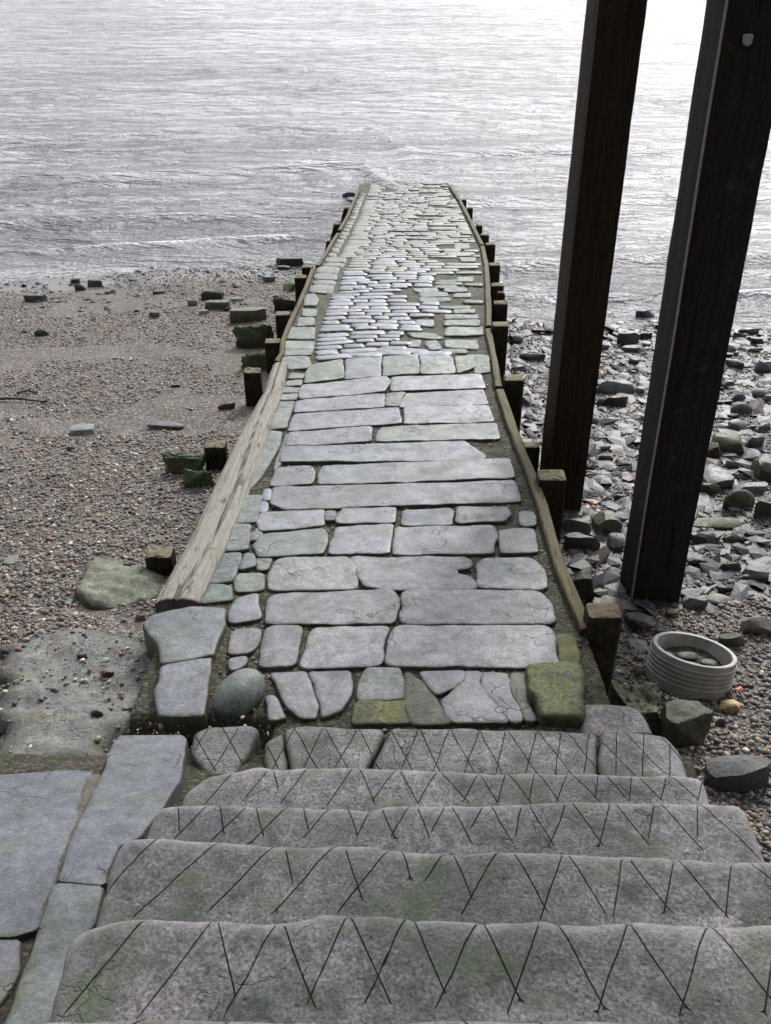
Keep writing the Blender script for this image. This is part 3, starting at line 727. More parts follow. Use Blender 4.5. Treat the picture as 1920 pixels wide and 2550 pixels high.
# far setts: one part
def sett_far_mat():
    m, t, b = newmat('far_setts'); p = pos(t)
    a = nd(t, 'ShaderNodeAttribute', attribute_name='col'); c = a.outputs['Color']
    c = mixc(t, rampf(t, noise(t, p, 2.2, 7, .72), .36, .56, 0, .9), c, (.062, .066, .036))
    dd = nd(t, 'ShaderNodeAttribute', attribute_name='dirt'); c = mixc(t, mth(t, 'MULTIPLY', dd.outputs['Fac'], .8), c, (.05, .045, .03))
    t.links.new(c, b.inputs['Base Color']); b.inputs['Roughness'].default_value = .5
    t.links.new(bumpn(t, noise(t, p, 26, 7, .7), .8, .012), b.inputs['Normal']); return m
o = mesh_obj('setts', np.vstack(sV), sF, sett_far_mat(), cw, True, None, {'dirt': np.concatenate(sD), 'col': np.vstack(sC)}); o['kind'] = 'stuff'
# flat stones of the left kerb course further out
yk = 9.35
while yk < 17.2:
    xl = float(xl_(yk)) + .05; l = r2.uniform(.16, .34); wk = .24 if yk < 11 else .09
    P = [(xl, yk), (xl + wk, yk - .02), (xl + wk, yk + l), (xl - .01, yk + l)]
    slab('kerb_stone', P, lambda x, y: g(y) + .006, M_kerb, cw, step=.05, r=.02, drop=.015, rough=.006, seed=int(yk * 50), color=(1.1, 1.08, 1.0), wob=.008)
    yk += l + .02

# ------------------------------------------------------------ steps
HS = [2.85, 2.68, 2.51, 2.34, 2.17, 2.00]
steps = thing('stone_steps', 'broad worn granite steps with scored criss-cross treads leading down to the causeway', 'steps', (.4, .9, 1.4))
C = 'C'; D = 'D'
left_e = [[(110, 1475), (230, 1432)], [(225, 1435), (300, 1110), (350, 1065)], [(400, 1040), (430, 920), (465, 790), (500, 700)], [(625, 662), (640, 610), (665, 545)],
          [(785, 517), (800, 470), (900, 400)], None]
far_e = [[('C', q) for q in [(500, 1438), (900, 1440), (1300, 1438), (1666, 1441)]] + [('D', q) for q in [(300, 1452), (700, 1450), (1100, 1456), (1700, 1460), (1980, 1460)]],
         [('C', q) for q in [(500, 1010), (620, 1000), (930, 1003), (1205, 1020), (1350, 1010), (1380, 992), (1640, 992)]] + [('D', q) for q in [(100, 1013), (400, 1025), (680, 1020), (740, 1035), (870, 1040), (1050, 1030), (1380, 1035), (1700, 1035), (1960, 1040)]],
         [('C', q) for q in [(560, 660), (680, 663), (950, 675), (1190, 690), (1450, 695), (1640, 692)]] + [('D', q) for q in [(0, 705), (270, 720), (480, 715), (780, 725), (1050, 745), (1250, 755), (1700, 765), (1800, 790)]],
         [('C', q) for q in [(720, 518), (950, 515), (1080, 522), (1240, 530), (1430, 535), (1600, 535)]] + [('D', q) for q in [(0, 515), (270, 515), (430, 520), (600, 510), (790, 500), (1000, 500), (1170, 505), (1520, 515), (1560, 545), (1600, 620), (1640, 745)]],
         [('C', q) for q in [(1000, 380), (1120, 352), (1200, 365), (1300, 358), (1500, 355), (1640, 362)]] + [('D', q) for q in [(0, 362), (200, 370), (400, 385), (640, 375), (870, 385), (1000, 390), (1270, 390), (1370, 412), (1390, 460), (1400, 505)]]]
GR = [
 [('C', (590, 1448), (540, 1500)), ('C', (990, 1450), (940, 1510)), ('C', (1340, 1450), (1300, 1500)), ('D', (35, 1460), (0, 1490)), ('D', (50, 1460), (90, 1500)), ('D', (340, 1460), (370, 1500)), ('D', (670, 1462), (700, 1500)), ('D', (1020, 1465), (1050, 1500)), ('C', (305, 1440), (330, 1500))],
 [('C', (630, 1003), (300, 1400)), ('C', (925, 1003), (625, 1410)), ('C', (1205, 1020), (990, 1395)), ('C', (1500, 998), (1335, 1370)), ('C', (1515, 998), (1680, 1370)), ('C', (1220, 1030), (1350, 1380)), ('C', (1666, 1195), (1580, 1380)), ('C', (935, 1010), (1010, 1330)),
  ('D', (90, 1013), (0, 1200)), ('D', (118, 1014), (250, 1330)), ('D', (405, 1022), (220, 1385)), ('D', (420, 1022), (575, 1345)), ('D', (670, 1030), (535, 1410)), ('D', (738, 1034), (935, 1385)), ('D', (1045, 1032), (925, 1400)), ('D', (1052, 1032), (1285, 1385)), ('D', (1395, 1036), (1270, 1410)), ('D', (1396, 1036), (1680, 1385)), ('D', (1700, 1036), (1640, 1400))],
 [('C', (690, 664), (420, 940)), ('C', (950, 675), (590, 1005)), ('C', (1190, 688), (920, 970)), ('C', (1450, 696), (1205, 965)), ('C', (1230, 690), (1265, 860)), ('C', (1490, 696), (1560, 930)), ('C', (1700, 690), (1470, 975)),
  ('D', (70, 715), (100, 830)), ('D', (265, 720), (190, 830)), ('D', (285, 720), (372, 925)), ('D', (492, 715), (340, 985)), ('D', (545, 716), (690, 970)), ('D', (770, 725), (677, 1000)), ('D', (785, 725), (945, 985)), ('D', (1030, 744), (988, 1000)), ('D', (1040, 744), (1215, 970)), ('D', (1250, 755), (1206, 980)), ('D', (1255, 755), (1455, 990)), ('D', (1500, 762), (1470, 990)), ('D', (1555, 763), (1700, 890))],
 [('C', (905, 516), (755, 672)), ('C', (1080, 522), (920, 675)), ('C', (1240, 530), (1095, 677)), ('C', (1425, 536), (1325, 655)), ('C', (1605, 536), (1545, 655)), ('C', (768, 518), (776, 640)), ('C', (945, 517), (962, 640)), ('C', (1105, 524), (1132, 650)), ('C', (1310, 533), (1333, 630)), ('C', (1500, 536), (1548, 655)),
  ('D', (-25, 516), (33, 655)), ('D', (110, 516), (35, 655)), ('D', (130, 516), (187, 660)), ('D', (265, 516), (205, 635)), ('D', (280, 517), (375, 690)), ('D', (428, 520), (380, 620)), ('D', (450, 519), (545, 690)), ('D', (590, 512), (558, 660)), ('D', (610, 510), (718, 692)), ('D', (780, 502), (712, 692)), ('D', (795, 500), (940, 690)), ('D', (975, 501), (928, 690)), ('D', (980, 501), (1135, 690)), ('D', (1170, 506), (1138, 660)), ('D', (1175, 506), (1365, 715)), ('D', (1350, 511), (1345, 660)), ('D', (1352, 511), (1605, 750))],
 [('C', (1015, 380), (895, 520)), ('C', (1170, 362), (1050, 512)), ('C', (1335, 358), (1220, 512)), ('C', (1530, 356), (1415, 525)), ('C', (1175, 365), (1198, 460)), ('C', (1550, 357), (1615, 510)),
  ('D', (50, 363), (-50, 500)), ('D', (55, 363), (133, 505)), ('D', (225, 371), (147, 510)), ('D', (226, 371), (350, 508)), ('D', (400, 385), (341, 510)), ('D', (402, 385), (478, 507)), ('D', (520, 380), (483, 512)), ('D', (522, 380), (625, 512)), ('D', (645, 376), (623, 507)), ('D', (650, 376), (750, 508)), ('D', (790, 381), (742, 508)), ('D', (795, 381), (908, 498)), ('D', (920, 386), (903, 498)), ('D', (935, 387), (1045, 502)), ('D', (1065, 390), (1053, 497)), ('D', (1080, 390), (1187, 502)), ('D', (1215, 390), (1193, 497)), ('D', (1220, 390), (1346, 502)), ('D', (1370, 415), (1355, 497))]]
def gpts(lst, z):
    out = []
    for c, a, b_ in lst:
        A_ = at(*src(c, *a), z)[:2]; B_ = at(*src(c, *b_), z)[:2]; d_ = (B_ - A_); out.append((A_ - d_ * .06, B_ + d_ * .04))
    return out
prevY = .45; tints = [(.95, .92, .92), (.98, .95, .97), (.86, .85, .85), (.88, .86, .87), (1.02, 1.0, 1.02)]
for k in range(5):
    z = HS[k]
    P = [at(*src('C', *q), z)[:2] for q in left_e[k]] + [at(*src(c, *q), z)[:2] for c, q in far_e[k]]
    fy = np.mean([p[1] for p in P[len(left_e[k]):]])
    P = [(min(p[0] for p in P[:1]), prevY - .06)] + P + [(P[-1][0] + .02, prevY - .06)]
    ledge = P[0]; 
    zf = lambda x, y, z=z, k=k: z + .005 * fbm(x * 1.7, y * 1.7, 200 + k, 2)
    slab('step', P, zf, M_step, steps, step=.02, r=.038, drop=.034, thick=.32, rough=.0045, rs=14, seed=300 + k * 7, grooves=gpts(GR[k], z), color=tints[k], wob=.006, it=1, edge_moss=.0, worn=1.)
    prevY = fy
# sixth tread: four stones
z6 = HS[5]; n6 = prevY - .06
def w6(c, pts): return [at(*src(c, *q), z6)[:2] for q in pts]
G6 = [('C', (905, 188), (835, 300)), ('C', (960, 188), (1060, 370)), ('C', (1035, 190), (912, 388)), ('C', (845, 230), (930, 378)), ('C', (1122, 205), (1035, 370)), ('C', (1275, 190), (1185, 365)), ('C', (1140, 240), (1200, 365)),
      ('C', (1268, 190), (1366, 362)), ('C', (1400, 193), (1313, 362)), ('C', (1405, 193), (1496, 362)), ('C', (1545, 198), (1453, 357)), ('C', (1550, 198), (1632, 360)), ('C', (1680, 230), (1590, 360)),
      ('D', (18, 198), (112, 372)), ('D', (145, 197), (70, 367)), ('D', (147, 197), (232, 377)), ('D', (278, 198), (205, 377)), ('D', (279, 198), (377, 377)), ('D', (405, 200), (340, 387)), ('D', (406, 200), (497, 377)), ('D', (520, 204), (477, 382)), ('D', (525, 204), (652, 385)),
      ('D', (655, 206), (607, 382)), ('D', (656, 206), (797, 385)), ('D', (757, 207), (733, 382)), ('D', (778, 208), (917, 380)), ('D', (880, 209), (860, 385)), ('D', (930, 250), (1072, 395)), ('D', (995, 213), (993, 387)), ('D', (1033, 213), (1197, 387)), ('D', (1115, 217), (1113, 392)), ('D', (1180, 222), (1306, 362)), ('D', (1232, 235), (1230, 392))]
g6 = gpts(G6, z6)
for P, mt, cl in [
    (w6('C', [(905, 400), (835, 300), (840, 215), (900, 190), (1080, 186), (1118, 200), (1080, 300), (1030, 372)]), M_step, (1.1, 1.1, 1.1)),
    (w6('C', [(1150, 352), (1140, 262), (1222, 210), (1236, 350)]), M_step, (.9, .92, .8)),
    (w6('C', [(1258, 352), (1232, 206), (1270, 190), (1500, 195), (1655, 206), (1590, 352)]), M_step, (1.18, 1.15, 1.15)),
    (w6('C', [(1612, 352), (1662, 245), (1684, 205)]) + w6('D', [(30, 198), (130, 194), (450, 200), (520, 203), (600, 203), (865, 208), (922, 232), (908, 375)]), M_step, (1.18, 1.16, 1.17)),
    (w6('D', [(925, 380), (935, 215), (1080, 215), (1205, 226), (1260, 285), (1300, 395)]), M_step, (1.05, 1.07, 1.08))]:
    P = [tuple(p) for p in P]
    P2 = P + [(P[-1][0], n6), (P[0][0], n6)]
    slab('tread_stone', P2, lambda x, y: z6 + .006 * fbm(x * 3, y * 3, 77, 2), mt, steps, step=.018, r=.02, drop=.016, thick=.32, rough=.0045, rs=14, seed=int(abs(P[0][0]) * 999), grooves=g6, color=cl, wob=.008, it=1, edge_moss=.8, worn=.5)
# masonry core below and behind the treads
def prism(name, xy, z0, z1, mat, parent=None, color=None, smooth=False):
    n = len(xy); V = [(x, y, z0) for x, y in xy] + [(x, y, z1) for x, y in xy]
    Fc = [tuple(range(n))[::-1], tuple(range(n, 2 * n))] + [(i, (i + 1) % n, n + (i + 1) % n, n + i) for i in range(n)]
    return fix_normals(mesh_obj(name, V, Fc, mat, parent, smooth, color))
prism('core', [(-.45, .9), (1.05, .9), (1.05, 1.22), (-.45, 1.22)], 1.2, 2.60, M_conc, steps)
prism('core', [(-.42, 1.23), (1.15, 1.23), (1.15, 1.55), (-.42, 1.55)], 1.2, 2.42, M_conc, steps)
prism('core', [(-.52, 1.56), (1.15, 1.56), (1.15, 2.16), (-.52, 2.16)], 1.0, 2.02, M_conc, steps)
prism('core', [(-.66, 2.0), (1.1, 2.0), (1.1, 2.44), (-.66, 2.44)], 1.0, 1.965, M_mort, steps)
# a few upper steps behind the camera's feet
for k in range(3):
    zt = 3.02 + .17 * k; yf = .62 - .3 * k
    slab('step', [(-.75, yf - .36), (-.75, yf), (1.5, yf), (1.5, yf - .36)], lambda x, y, zt=zt: zt + x * 0, M_step, steps, step=.06, r=.035, drop=.03, thick=.4, rough=.004, seed=900 + k, it=1)

# flat pink stone beyond the right end of the steps
P = [at(*src('I', *q), 1.93)[:2] for q in [(400, 1345), (600, 1345), (745, 1358), (820, 1415), (885, 1560), (400, 1580)]]
o = slab('kerb_stone', P, lambda x, y: 1.93 + x * 0, M_step, None, step=.02, r=.03, drop=.025, thick=.5, rough=.003, seed=611, color=(1.2, 1.1, 1.12), edge_moss=.5)
tag(o, 'smooth pinkish grey stone with a rounded corner beyond the farthest scored tread', 'stone')

# side slabs, lower left
def ramp(x, y): return 1.98 + (2.5 - np.asarray(y)) * .42
def side_slab(c, pts, lab, col, dz=0, mat=M_slab, **kw):
    sid[0] += 1
    P = [onf(*src(c, *q), lambda x, y: float(ramp(x, y)) + dz)[:2] for q in pts]
    k = dict(step=.022, r=.009, drop=.007, thick=.22, rough=.003, grow=.009, cut=.009, wob=.005, it=1, edge_moss=.7); k.update(kw)
    o = slab('paving_slab', P, lambda x, y: ramp(x, y) + dz, mat, None, seed=sid[0] * 31, color=col, **k)
    return tag(o, lab, 'paving slab', 'paving slabs beside the steps')
side_slab('C', [(-700, 415), (0, 400), (310, 380), (392, 388), (370, 450), (300, 650), (228, 855), (160, 1058), (60, 1085), (-500, 1100)], 'large blue grey slab in the lower left corner with a pale speckled surface', (.8, .82, .88), -.03)
side_slab('C', [(520, 230), (780, 225), (797, 240), (768, 420), (700, 530), (640, 600), (590, 665), (500, 700), (445, 868), (255, 850), (345, 600), (440, 410), (500, 260)], 'long tapering blue grey slab with white paint flecks left of the upper treads', (.86, .87, .92))
side_slab('C', [(240, 872), (440, 878), (400, 1040), (305, 1110), (225, 1440), (215, 1530), (0, 1530), (70, 1350), (150, 1140), (195, 1000)], 'pale cement-smeared slab alongside the lowest steps', (.95, .97, .9), 0, M_slab)
side_slab('C', [(-500, 1112), (78, 1115), (60, 1250), (10, 1345), (-120, 1560), (-500, 1560)], 'small grey slab at the left edge below the large speckled one', (1.0, .98, 1.0), -.03)
side_slab('C', [(-80, 1500), (-10, 1370), (40, 1290), (150, 1180), (150, 1190), (90, 1320), (10, 1480), (-20, 1560)], 'thin strip of broken rubble filling the gap between two slabs', (.6, .58, .5), -.045, M_mort)
side_slab('C', [(385, 400), (430, 400), (330, 610), (245, 845), (190, 990), (160, 1055), (235, 850), (300, 650)], 'narrow ribbon of crumbling mortar between the big slab and the long one', (.6, .55, .45), -.03, M_conc)
# bedding under the side slabs
prism('rubble_bedding', [(-2.6, .3), (-.45, .3), (-.62, 2.46), (-2.6, 2.46)], .9, 1.0, M_mort)
bpy.data.objects.remove(bpy.data.objects['rubble_bedding'])
xs = np.arange(-2.8, -.38, .03); ysb = np.arange(-.5, 2.5, .03)
V, Fq = grid_mesh(xs, ysb, lambda x, y: ramp(x, y) - .055 + .014 * fbm(x * 8, y * 8, 4, 4))
nv = len(V); m = len(xs); n = len(ysb)
loop = [j for j in range(m)] + [r * m + m - 1 for r in range(1, n)] + [(n - 1) * m + j for j in range(m - 2, -1, -1)] + [r * m for r in range(n - 2, 0, -1)]
V = np.vstack([V, [(V[i][0], V[i][1], V[i][2] - 1.2) for i in loop]])
sides = np.array([(loop[(i + 1) % len(loop)], loop[i], nv + i, nv + (i + 1) % len(loop)) for i in range(len(loop))])
o = mesh_obj('rubble_bedding', V, np.vstack([Fq, sides]), M_mort); tag(o, 'gritty brown rubble bedding showing in the joints of the lower left slabs', 'rubble bed')

# broken slab on the causeway's left and the egg-shaped boulder
def cause_thing(c, pts, lab, cat, mat, col, dz, name, **kw):
    sid[0] += 1
    P = [onf(*src(c, *q), lambda x, y: float(g(y)) + dz)[:2] for q in pts]
    k = dict(step=.02, r=.015, drop=.012, thick=.12, rough=.003, wob=.008, it=1, edge_moss=.9); k.update(kw)
    return tag(slab(name, P, lambda x, y: g(y) + dz, mat, None, seed=sid[0] * 31, color=col, **k), lab, cat)
cause_thing('G', [(850, 835), (900, 785), (1130, 735), (1340, 748), (1328, 800), (1273, 1018), (1100, 1050), (952, 1078), (932, 960), (880, 900)], 'upper half of a cracked flagstone below the end of the weathered beam', 'flagstone', M_slab, (.97, 1.0, .97), .03, 'flagstone', thick=.16)
cause_thing('G', [(956, 1092), (1110, 1058), (1268, 1030), (1245, 1140), (1205, 1383), (1000, 1388), (930, 1383), (912, 1240), (945, 1172)], 'lower half of a cracked flagstone overhanging a dark gap', 'flagstone', M_slab, (.97, .97, 1.0), .03, 'flagstone', thick=.16)

def rock_mesh(dims, seed, cuts=14, sub=3, jag=.05, flat=0):
    r = np.random.default_rng(seed)
    import bmesh
    b = bmesh.new(); bmesh.ops.create_icosphere(b, subdivisions=sub, radius=1.0)
    V = np.array([v.co[:] for v in b.verts]); Fc = [tuple(v.index for v in f.verts) for f in b.faces]; b.free()
    if cuts:
        V = V * 1.25
        N = r.normal(0, 1, (cuts, 3)); N /= np.linalg.norm(N, axis=1)[:, None]
        N = np.vstack([N, [[0, 0, 1], [r.normal(0, .15), -1, r.normal(0, .2)], [1, r.normal(0, .2), 0], [-1, r.normal(0, .2), 0]]]); N /= np.linalg.norm(N, axis=1)[:, None]
        for q in N:
            c = r.uniform(.68, .95); s = V @ q; k = s > c; V[k] -= (s[k] - c)[:, None] * q
    for fq, am in ((1.6, jag), (4, jag * .5), (9, jag * .3), (19, jag * .15)):
        dn = fbm(V[:, 0] * fq + V[:, 2] * 1.7 * fq, V[:, 1] * fq - V[:, 2] * fq, seed, 2); V *= (1 + am * dn)[:, None]
    V /= (V.max(0) - V.min(0)) / 2
    return V * np.array(dims) / 2, Fc
def rock(c, x0, x1, y0, y1, lab, col=(1, 1, 1), hr=.45, mat=None, cuts=14, name='rock', cat='rock', rot=None, surf=land, seed=None, jag=.05, group=None, ymul=1., sub=3):
    sid[0] += 1; sd_ = seed or sid[0] * 17; r = np.random.default_rng(sd_)
    ua, va = src(c, x0, y0); ub, vb = src(c, x1, y1); um = (ua + ub) / 2
    p = onf(um, vb, lambda x, y: float(surf(x, y))); t_ = (p[1] * CP - (p[2] - CZ) * SP)
    w = (ub - ua) / F * t_
    dep = math.atan2(CZ - p[2], p[1]); vis = (vb - va) / F * t_
    h = min(w * hr, vis * .9 / math.cos(dep)); d_ = max((vis - h * math.cos(dep)) / math.sin(dep), w * .35) * ymul
    V, Fc = rock_mesh((w, max(d_, .02), h * 1.6), sd_, cuts, sub, jag)
    a = r.uniform(-.12, .12) if rot is None else rot
    R = np.array([[math.cos(a), -math.sin(a), 0], [math.sin(a), math.cos(a), 0], [0, 0, 1]])
    V = V @ R.T; V = V + np.array([p[0], p[1] + d_ / 2, p[2] + h * .2])
    k = r.uniform(.92, 1.08)
    o = mesh_obj(name, V, Fc, mat or M_rock, None, cuts == 0, tuple(q * k for q in col), None)
    if cuts:
        o.data.polygons.foreach_set('use_smooth', np.ones(len(o.data.polygons), bool))
        try: o.data.set_sharp_from_angle(angle=math.radians(28))
        except Exception: pass
    return tag(o, lab, cat, group)
rock('B', 320, 476, 516, 696, 'smooth egg-shaped grey green boulder set beside the broken slab', (.85, .98, .8), .6, M_slab, 0, 'boulder', 'boulder', surf=lambda x, y: g(y) - .03, jag=.05, rot=-.45, seed=5, ymul=1.5)

# concrete apron on the left beach
P = [onf(*src('G', *q), lambda x, y: float(zl(y)) + .04)[:2] for q in [(-60, 940), (100, 930), (250, 885), (500, 860), (840, 842), (900, 930), (935, 1040), (942, 1170), (905, 1380), (830, 1445), (680, 1530), (560, 1700), (330, 1725), (0, 1760), (-60, 1760)]]
o = slab('concrete_apron', P, lambda x, y: zl(y) + .05, M_conc, None, step=.022, r=.10, drop=.07, thick=.25, rough=.026, rs=9, seed=71, color=(.9, .92, .92), wob=.05, it=1, edge_moss=.8)
tag(o, 'worn pale concrete apron strewn with pebbles left of the broken flagstone', 'concrete')
P = [at(*src('C', *q), 1.80)[:2] for q in [(-60, 300), (60, 290), (180, 215), (330, 190), (500, 150), (640, 120), (680, 190), (640, 230), (500, 260), (430, 385), (395, 400), (300, 372), (150, 385), (-60, 400)]]
o = slab('broken_concrete', P, lambda x, y: 1.80 + (x + 1.4) * .03, M_conc, None, step=.018, r=.07, drop=.10, thick=.4, rough=.05, rs=11, seed=79, color=(.66, .58, .42), wob=.04, it=1, edge_moss=1.)
tag(o, 'crumbling brown edge of broken concrete between the apron and the big lower slab', 'concrete')
P = [onf(*src('G', *q), lambda x, y: float(zl(y)) + .03)[:2] for q in [(450, 600), (470, 520), (600, 430), (720, 440), (850, 470), (1000, 520), (970, 640), (820, 690), (620, 735), (500, 715), (445, 660)]]
o = slab('concrete_lump', P, lambda x, y: zl(y) + .02, M_conc, None, step=.022, r=.05, drop=.05, thick=.15, rough=.045, rs=10, seed=73, color=(.95, 1.02, .78), wob=.018, it=2, cut=.05)
tag(o, 'mossy rounded concrete lump around the nearest left post', 'concrete lump')

# ------------------------------------------------------------ edge timbers
def beam_obj():
    wpx = [36, 42, 66, 78, 92, 104]
    pts = []; ws_ = []
    for (x, y), w in zip(beam_px, wpx):
        a_ = onf(*src('O', x - w / 2, y), gs); b_ = onf(*src('O', x + w / 2, y), gs); pts.append((a_ + b_) / 2 + np.array([0, 0, .035])); ws_.append(b_[0] - a_[0])
    import bmesh
    P = np.array(pts)[::-1]; Wd = np.array(ws_)[::-1]
    n = 150; tt = np.linspace(0, 1, n); cum = np.append(0, np.cumsum(np.linalg.norm(np.diff(P, axis=0), axis=1))); cum /= cum[-1]
    C3 = np.column_stack([np.interp(tt, cum, P[:, i]) for i in range(3)]); C3[:, 0] += .006 * fbm(C3[:, 1] * 2, C3[:, 1] * 0, 4, 2)
    w = np.interp(tt, cum, Wd) * (1 + .05 * fbm(C3[:, 1] * 3, tt * 0, 9, 3)); k = 26; V = []
    for i in range(n):
        taper = 1 if 3 < i < n - 6 else .93
        for j in range(k + 1):
            s = j / k * 2 - 1
            z = -.028 * abs(s) ** 3 - .004
            z += .007 * fbm(np.array([s * 8]), np.array([C3[i, 1] * 1.4]), 61, 4)[0] - .014 * max(0, 1 - abs(s - .05 - .22 * math.sin(C3[i, 1] * 1.7)) / .10)
            V.append((C3[i, 0] + s * w[i] / 2 * taper, C3[i, 1], C3[i, 2] + z))
    m = k + 1; Fc = [(i * m + j, i * m + j + 1, (i + 1) * m + j + 1, (i + 1) * m + j) for i in range(n - 1) for j in range(k)]
    nv = len(V); loop = list(range(m)) + [r * m + m - 1 for r in range(1, n)] + [(n - 1) * m + j for j in range(m - 2, -1, -1)] + [r * m for r in range(n - 2, 0, -1)]
    V += [(V[i][0], V[i][1], V[i][2] - .24) for i in loop]; q = len(loop)
    Fc += [(loop[(i + 1) % q], loop[i], nv + i, nv + (i + 1) % q) for i in range(q)]
    return mesh_obj('timber_beam', V, Fc, M_beam, None, True)
tag(beam_obj(), 'broad bleached grey timber beam with split grain along the left side of the causeway', 'beam')
labR = ['thin far edge board on the right reaching the water', 'edge board along the right of the far cobbles beside five post heads',
        'short edge board on the right level with the squared slabs', 'long rusty brown edge board on the right nearest the steps']
for s, lb in zip(right_c, labR):
    wd = .058 if s is not right_c[3] else .066
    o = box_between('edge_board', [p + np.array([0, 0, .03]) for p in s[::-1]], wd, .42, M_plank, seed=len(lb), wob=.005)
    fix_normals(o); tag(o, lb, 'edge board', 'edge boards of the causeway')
labL = ['thin pale edge board on the far left next to the water', 'narrow edge board on the left beside the far green cobbles', 'lichen-stained edge board on the left running up to the weathered beam']
for s, lb in zip(left_c, labL):
    o = box_between('edge_board', [p + np.array([0, 0, .025]) for p in s[::-1]], .048, .35, M_plank, seed=len(lb), wob=.005, color=(1.0, 1.0, .95))
    fix_normals(o); tag(o, lb, 'edge board', 'edge boards of the causeway')

def post(c, x0, x1, y0, lab, dz=.03, lean=(0, 0), col=(1, 1, 1), dr=.8, grp='posts along the right of the causeway', rot=0., bev=.012):
    """x0..x1, y0: front top edge in the photo"""
    sid[0] += 1; r = np.random.default_rng(sid[0])
    fn = lambda x, y: float(g(y)) + dz
    a_ = onf(*src(c, x0, y0), fn); b_ = onf(*src(c, x1, y0), fn); w = b_[0] - a_[0]; d_ = w * dr; cx = (a_[0] + b_[0]) / 2; y_ = (a_[1] + b_[1]) / 2; zt = (a_[2] + b_[2]) / 2
    zb = float(land0(cx, y_)) - .5
    rings = []; N_ = 8
    zs = [zb] + list(np.linspace(zb + .1, zt - bev * 1.5, 9)) + [zt - bev * .3, zt]
    V = []
    for i, z in enumerate(zs):
        ins = 0 if i < len(zs) - 2 else (bev * .35 if i == len(zs) - 2 else bev * 1.3)
        sh = (np.array(lean) * (z - zt))
        rw, rd = w / 2 - ins, d_ / 2 - ins; cc = min(.012, w * .1)
        base = [(-rw + cc, -rd), (0, -rd), (rw - cc, -rd), (rw, -rd + cc), (rw, 0), (rw, rd - cc), (rw - cc, rd), (0, rd), (-rw + cc, rd), (-rw, rd - cc), (-rw, 0), (-rw, -rd + cc)]
        for q, (bx, by) in enumerate(base):
            k = .006 * fbm(np.array([z * 4 + q * 3.]), np.array([q * 1.]), sid[0], 3)[0]
            x = bx * (1 + k * 4); y = by * (1 + k * 4)
            V.append((cx + x * math.cos(rot) - y * math.sin(rot) + sh[0], y_ + d_ / 2 + x * math.sin(rot) + y * math.cos(rot) + sh[1], z + (r.normal(0, .003) if i == len(zs) - 1 else 0)))
    m = 12; Fc = [(i * m + j, i * m + (j + 1) % m, (i + 1) * m + (j + 1) % m, (i + 1) * m + j) for i in range(len(zs) - 1) for j in range(m)]
    V.append((cx, y_ + d_ / 2, zt + .002)); t_ = len(V) - 1; q = (len(zs) - 1) * m
    Fc += [(q + j, q + (j + 1) % m, t_) for j in range(m)]; Fc.append(tuple(range(m))[::-1])
    o = fix_normals(mesh_obj('timber_post', V, Fc, M_post, None, False, col)); return tag(o, lab, 'post', grp)
E = 'E'
for x0, x1, y0, lab, kw in [
    (1068, 1100, 232, 'farthest small post head on the right where the causeway meets the water', {}),
    (1104, 1138, 281, 'second farthest post on the right with water lapping behind it', {}),
    (1157, 1195, 386, 'third farthest right hand post beside the thin far edge board', {}),
    (1184, 1234, 442, 'fourth farthest right hand post overlapping a taller one in front', {}),
    (1214, 1272, 498, 'tall square right hand post level with the bend of the edge boards', dict(dz=.06)),
    (1232, 1300, 620, 'right hand post sixth from the water with a flat brown top', {}),
    (1246, 1322, 742, 'low green-topped right hand post beside a small rounded stump', dict(dz=.0)),
    (1262, 1345, 850, 'square right hand post just before the edge boards join', {}),
    (1256, 1350, 980, 'tall right hand post beside the joint of two edge boards', dict(dz=.08))]:
    post(E, x0, x1, y0, lab, **kw)
post(E, 1282, 1330, 782, 'small rounded stump tucked between two right hand posts', dz=.02, col=(1.2, .9, .7), bev=.025)
post('A', 1216, 1308, 180, 'pale-topped post on the right just left of the first tall pile', dz=.06)
post('A', 1376, 1506, 640, 'thick mossy-topped post on the right third from the steps end', dz=.08)
post('I', 448, 680, 776, 'nearest right hand post with a cracked mossy top beside the end of the long board', dz=.10, dr=.75)
LG = 'posts along the left of the causeway'
for c, x0, x1, y0, lab, kw in [
    ('G', 852, 1012, 448, 'nearest left hand post with a flat sandy top standing in the concrete lump', dict(dz=-.05, rot=.0)),
    ('F', 937, 1035, 1045, 'green-topped post halfway down the left side of the weathered beam', dict(dz=-.03)),
    ('F', 1120, 1198, 700, 'tall dark post at the far end of the weathered beam on the left', dict(dz=.0)),
    ('F', 1218, 1290, 562, 'low square post between two mossy rocks on the left', dict(dz=-.04)),
    ('F', 1268, 1334, 434, 'left hand post standing beside the large dark squared block', dict(dz=-.02)),
    ('F', 1356, 1412, 262, 'dark left hand post touching a green mossy plank-like stone', dict(dz=-.02)),
    ('F', 1390, 1442, 214, 'small brown topped left hand post near the waterline', dict(dz=-.03)),
    ('E', 268, 300, 478, 'short leaning left hand stake at the water edge', dict(dz=-.02, lean=(.18, 0))),
    ('E', 312, 358, 376, 'round-topped stake leaning outwards on the far left of the causeway', dict(dz=.03, lean=(.25, 0), bev=.02)),
    ('E', 372, 408, 282, 'farthest leaning stake on the left standing in water', dict(dz=.03, lean=(.25, 0), bev=.02))]:
    post(c, x0, x1, y0, lab, grp=LG, **kw)

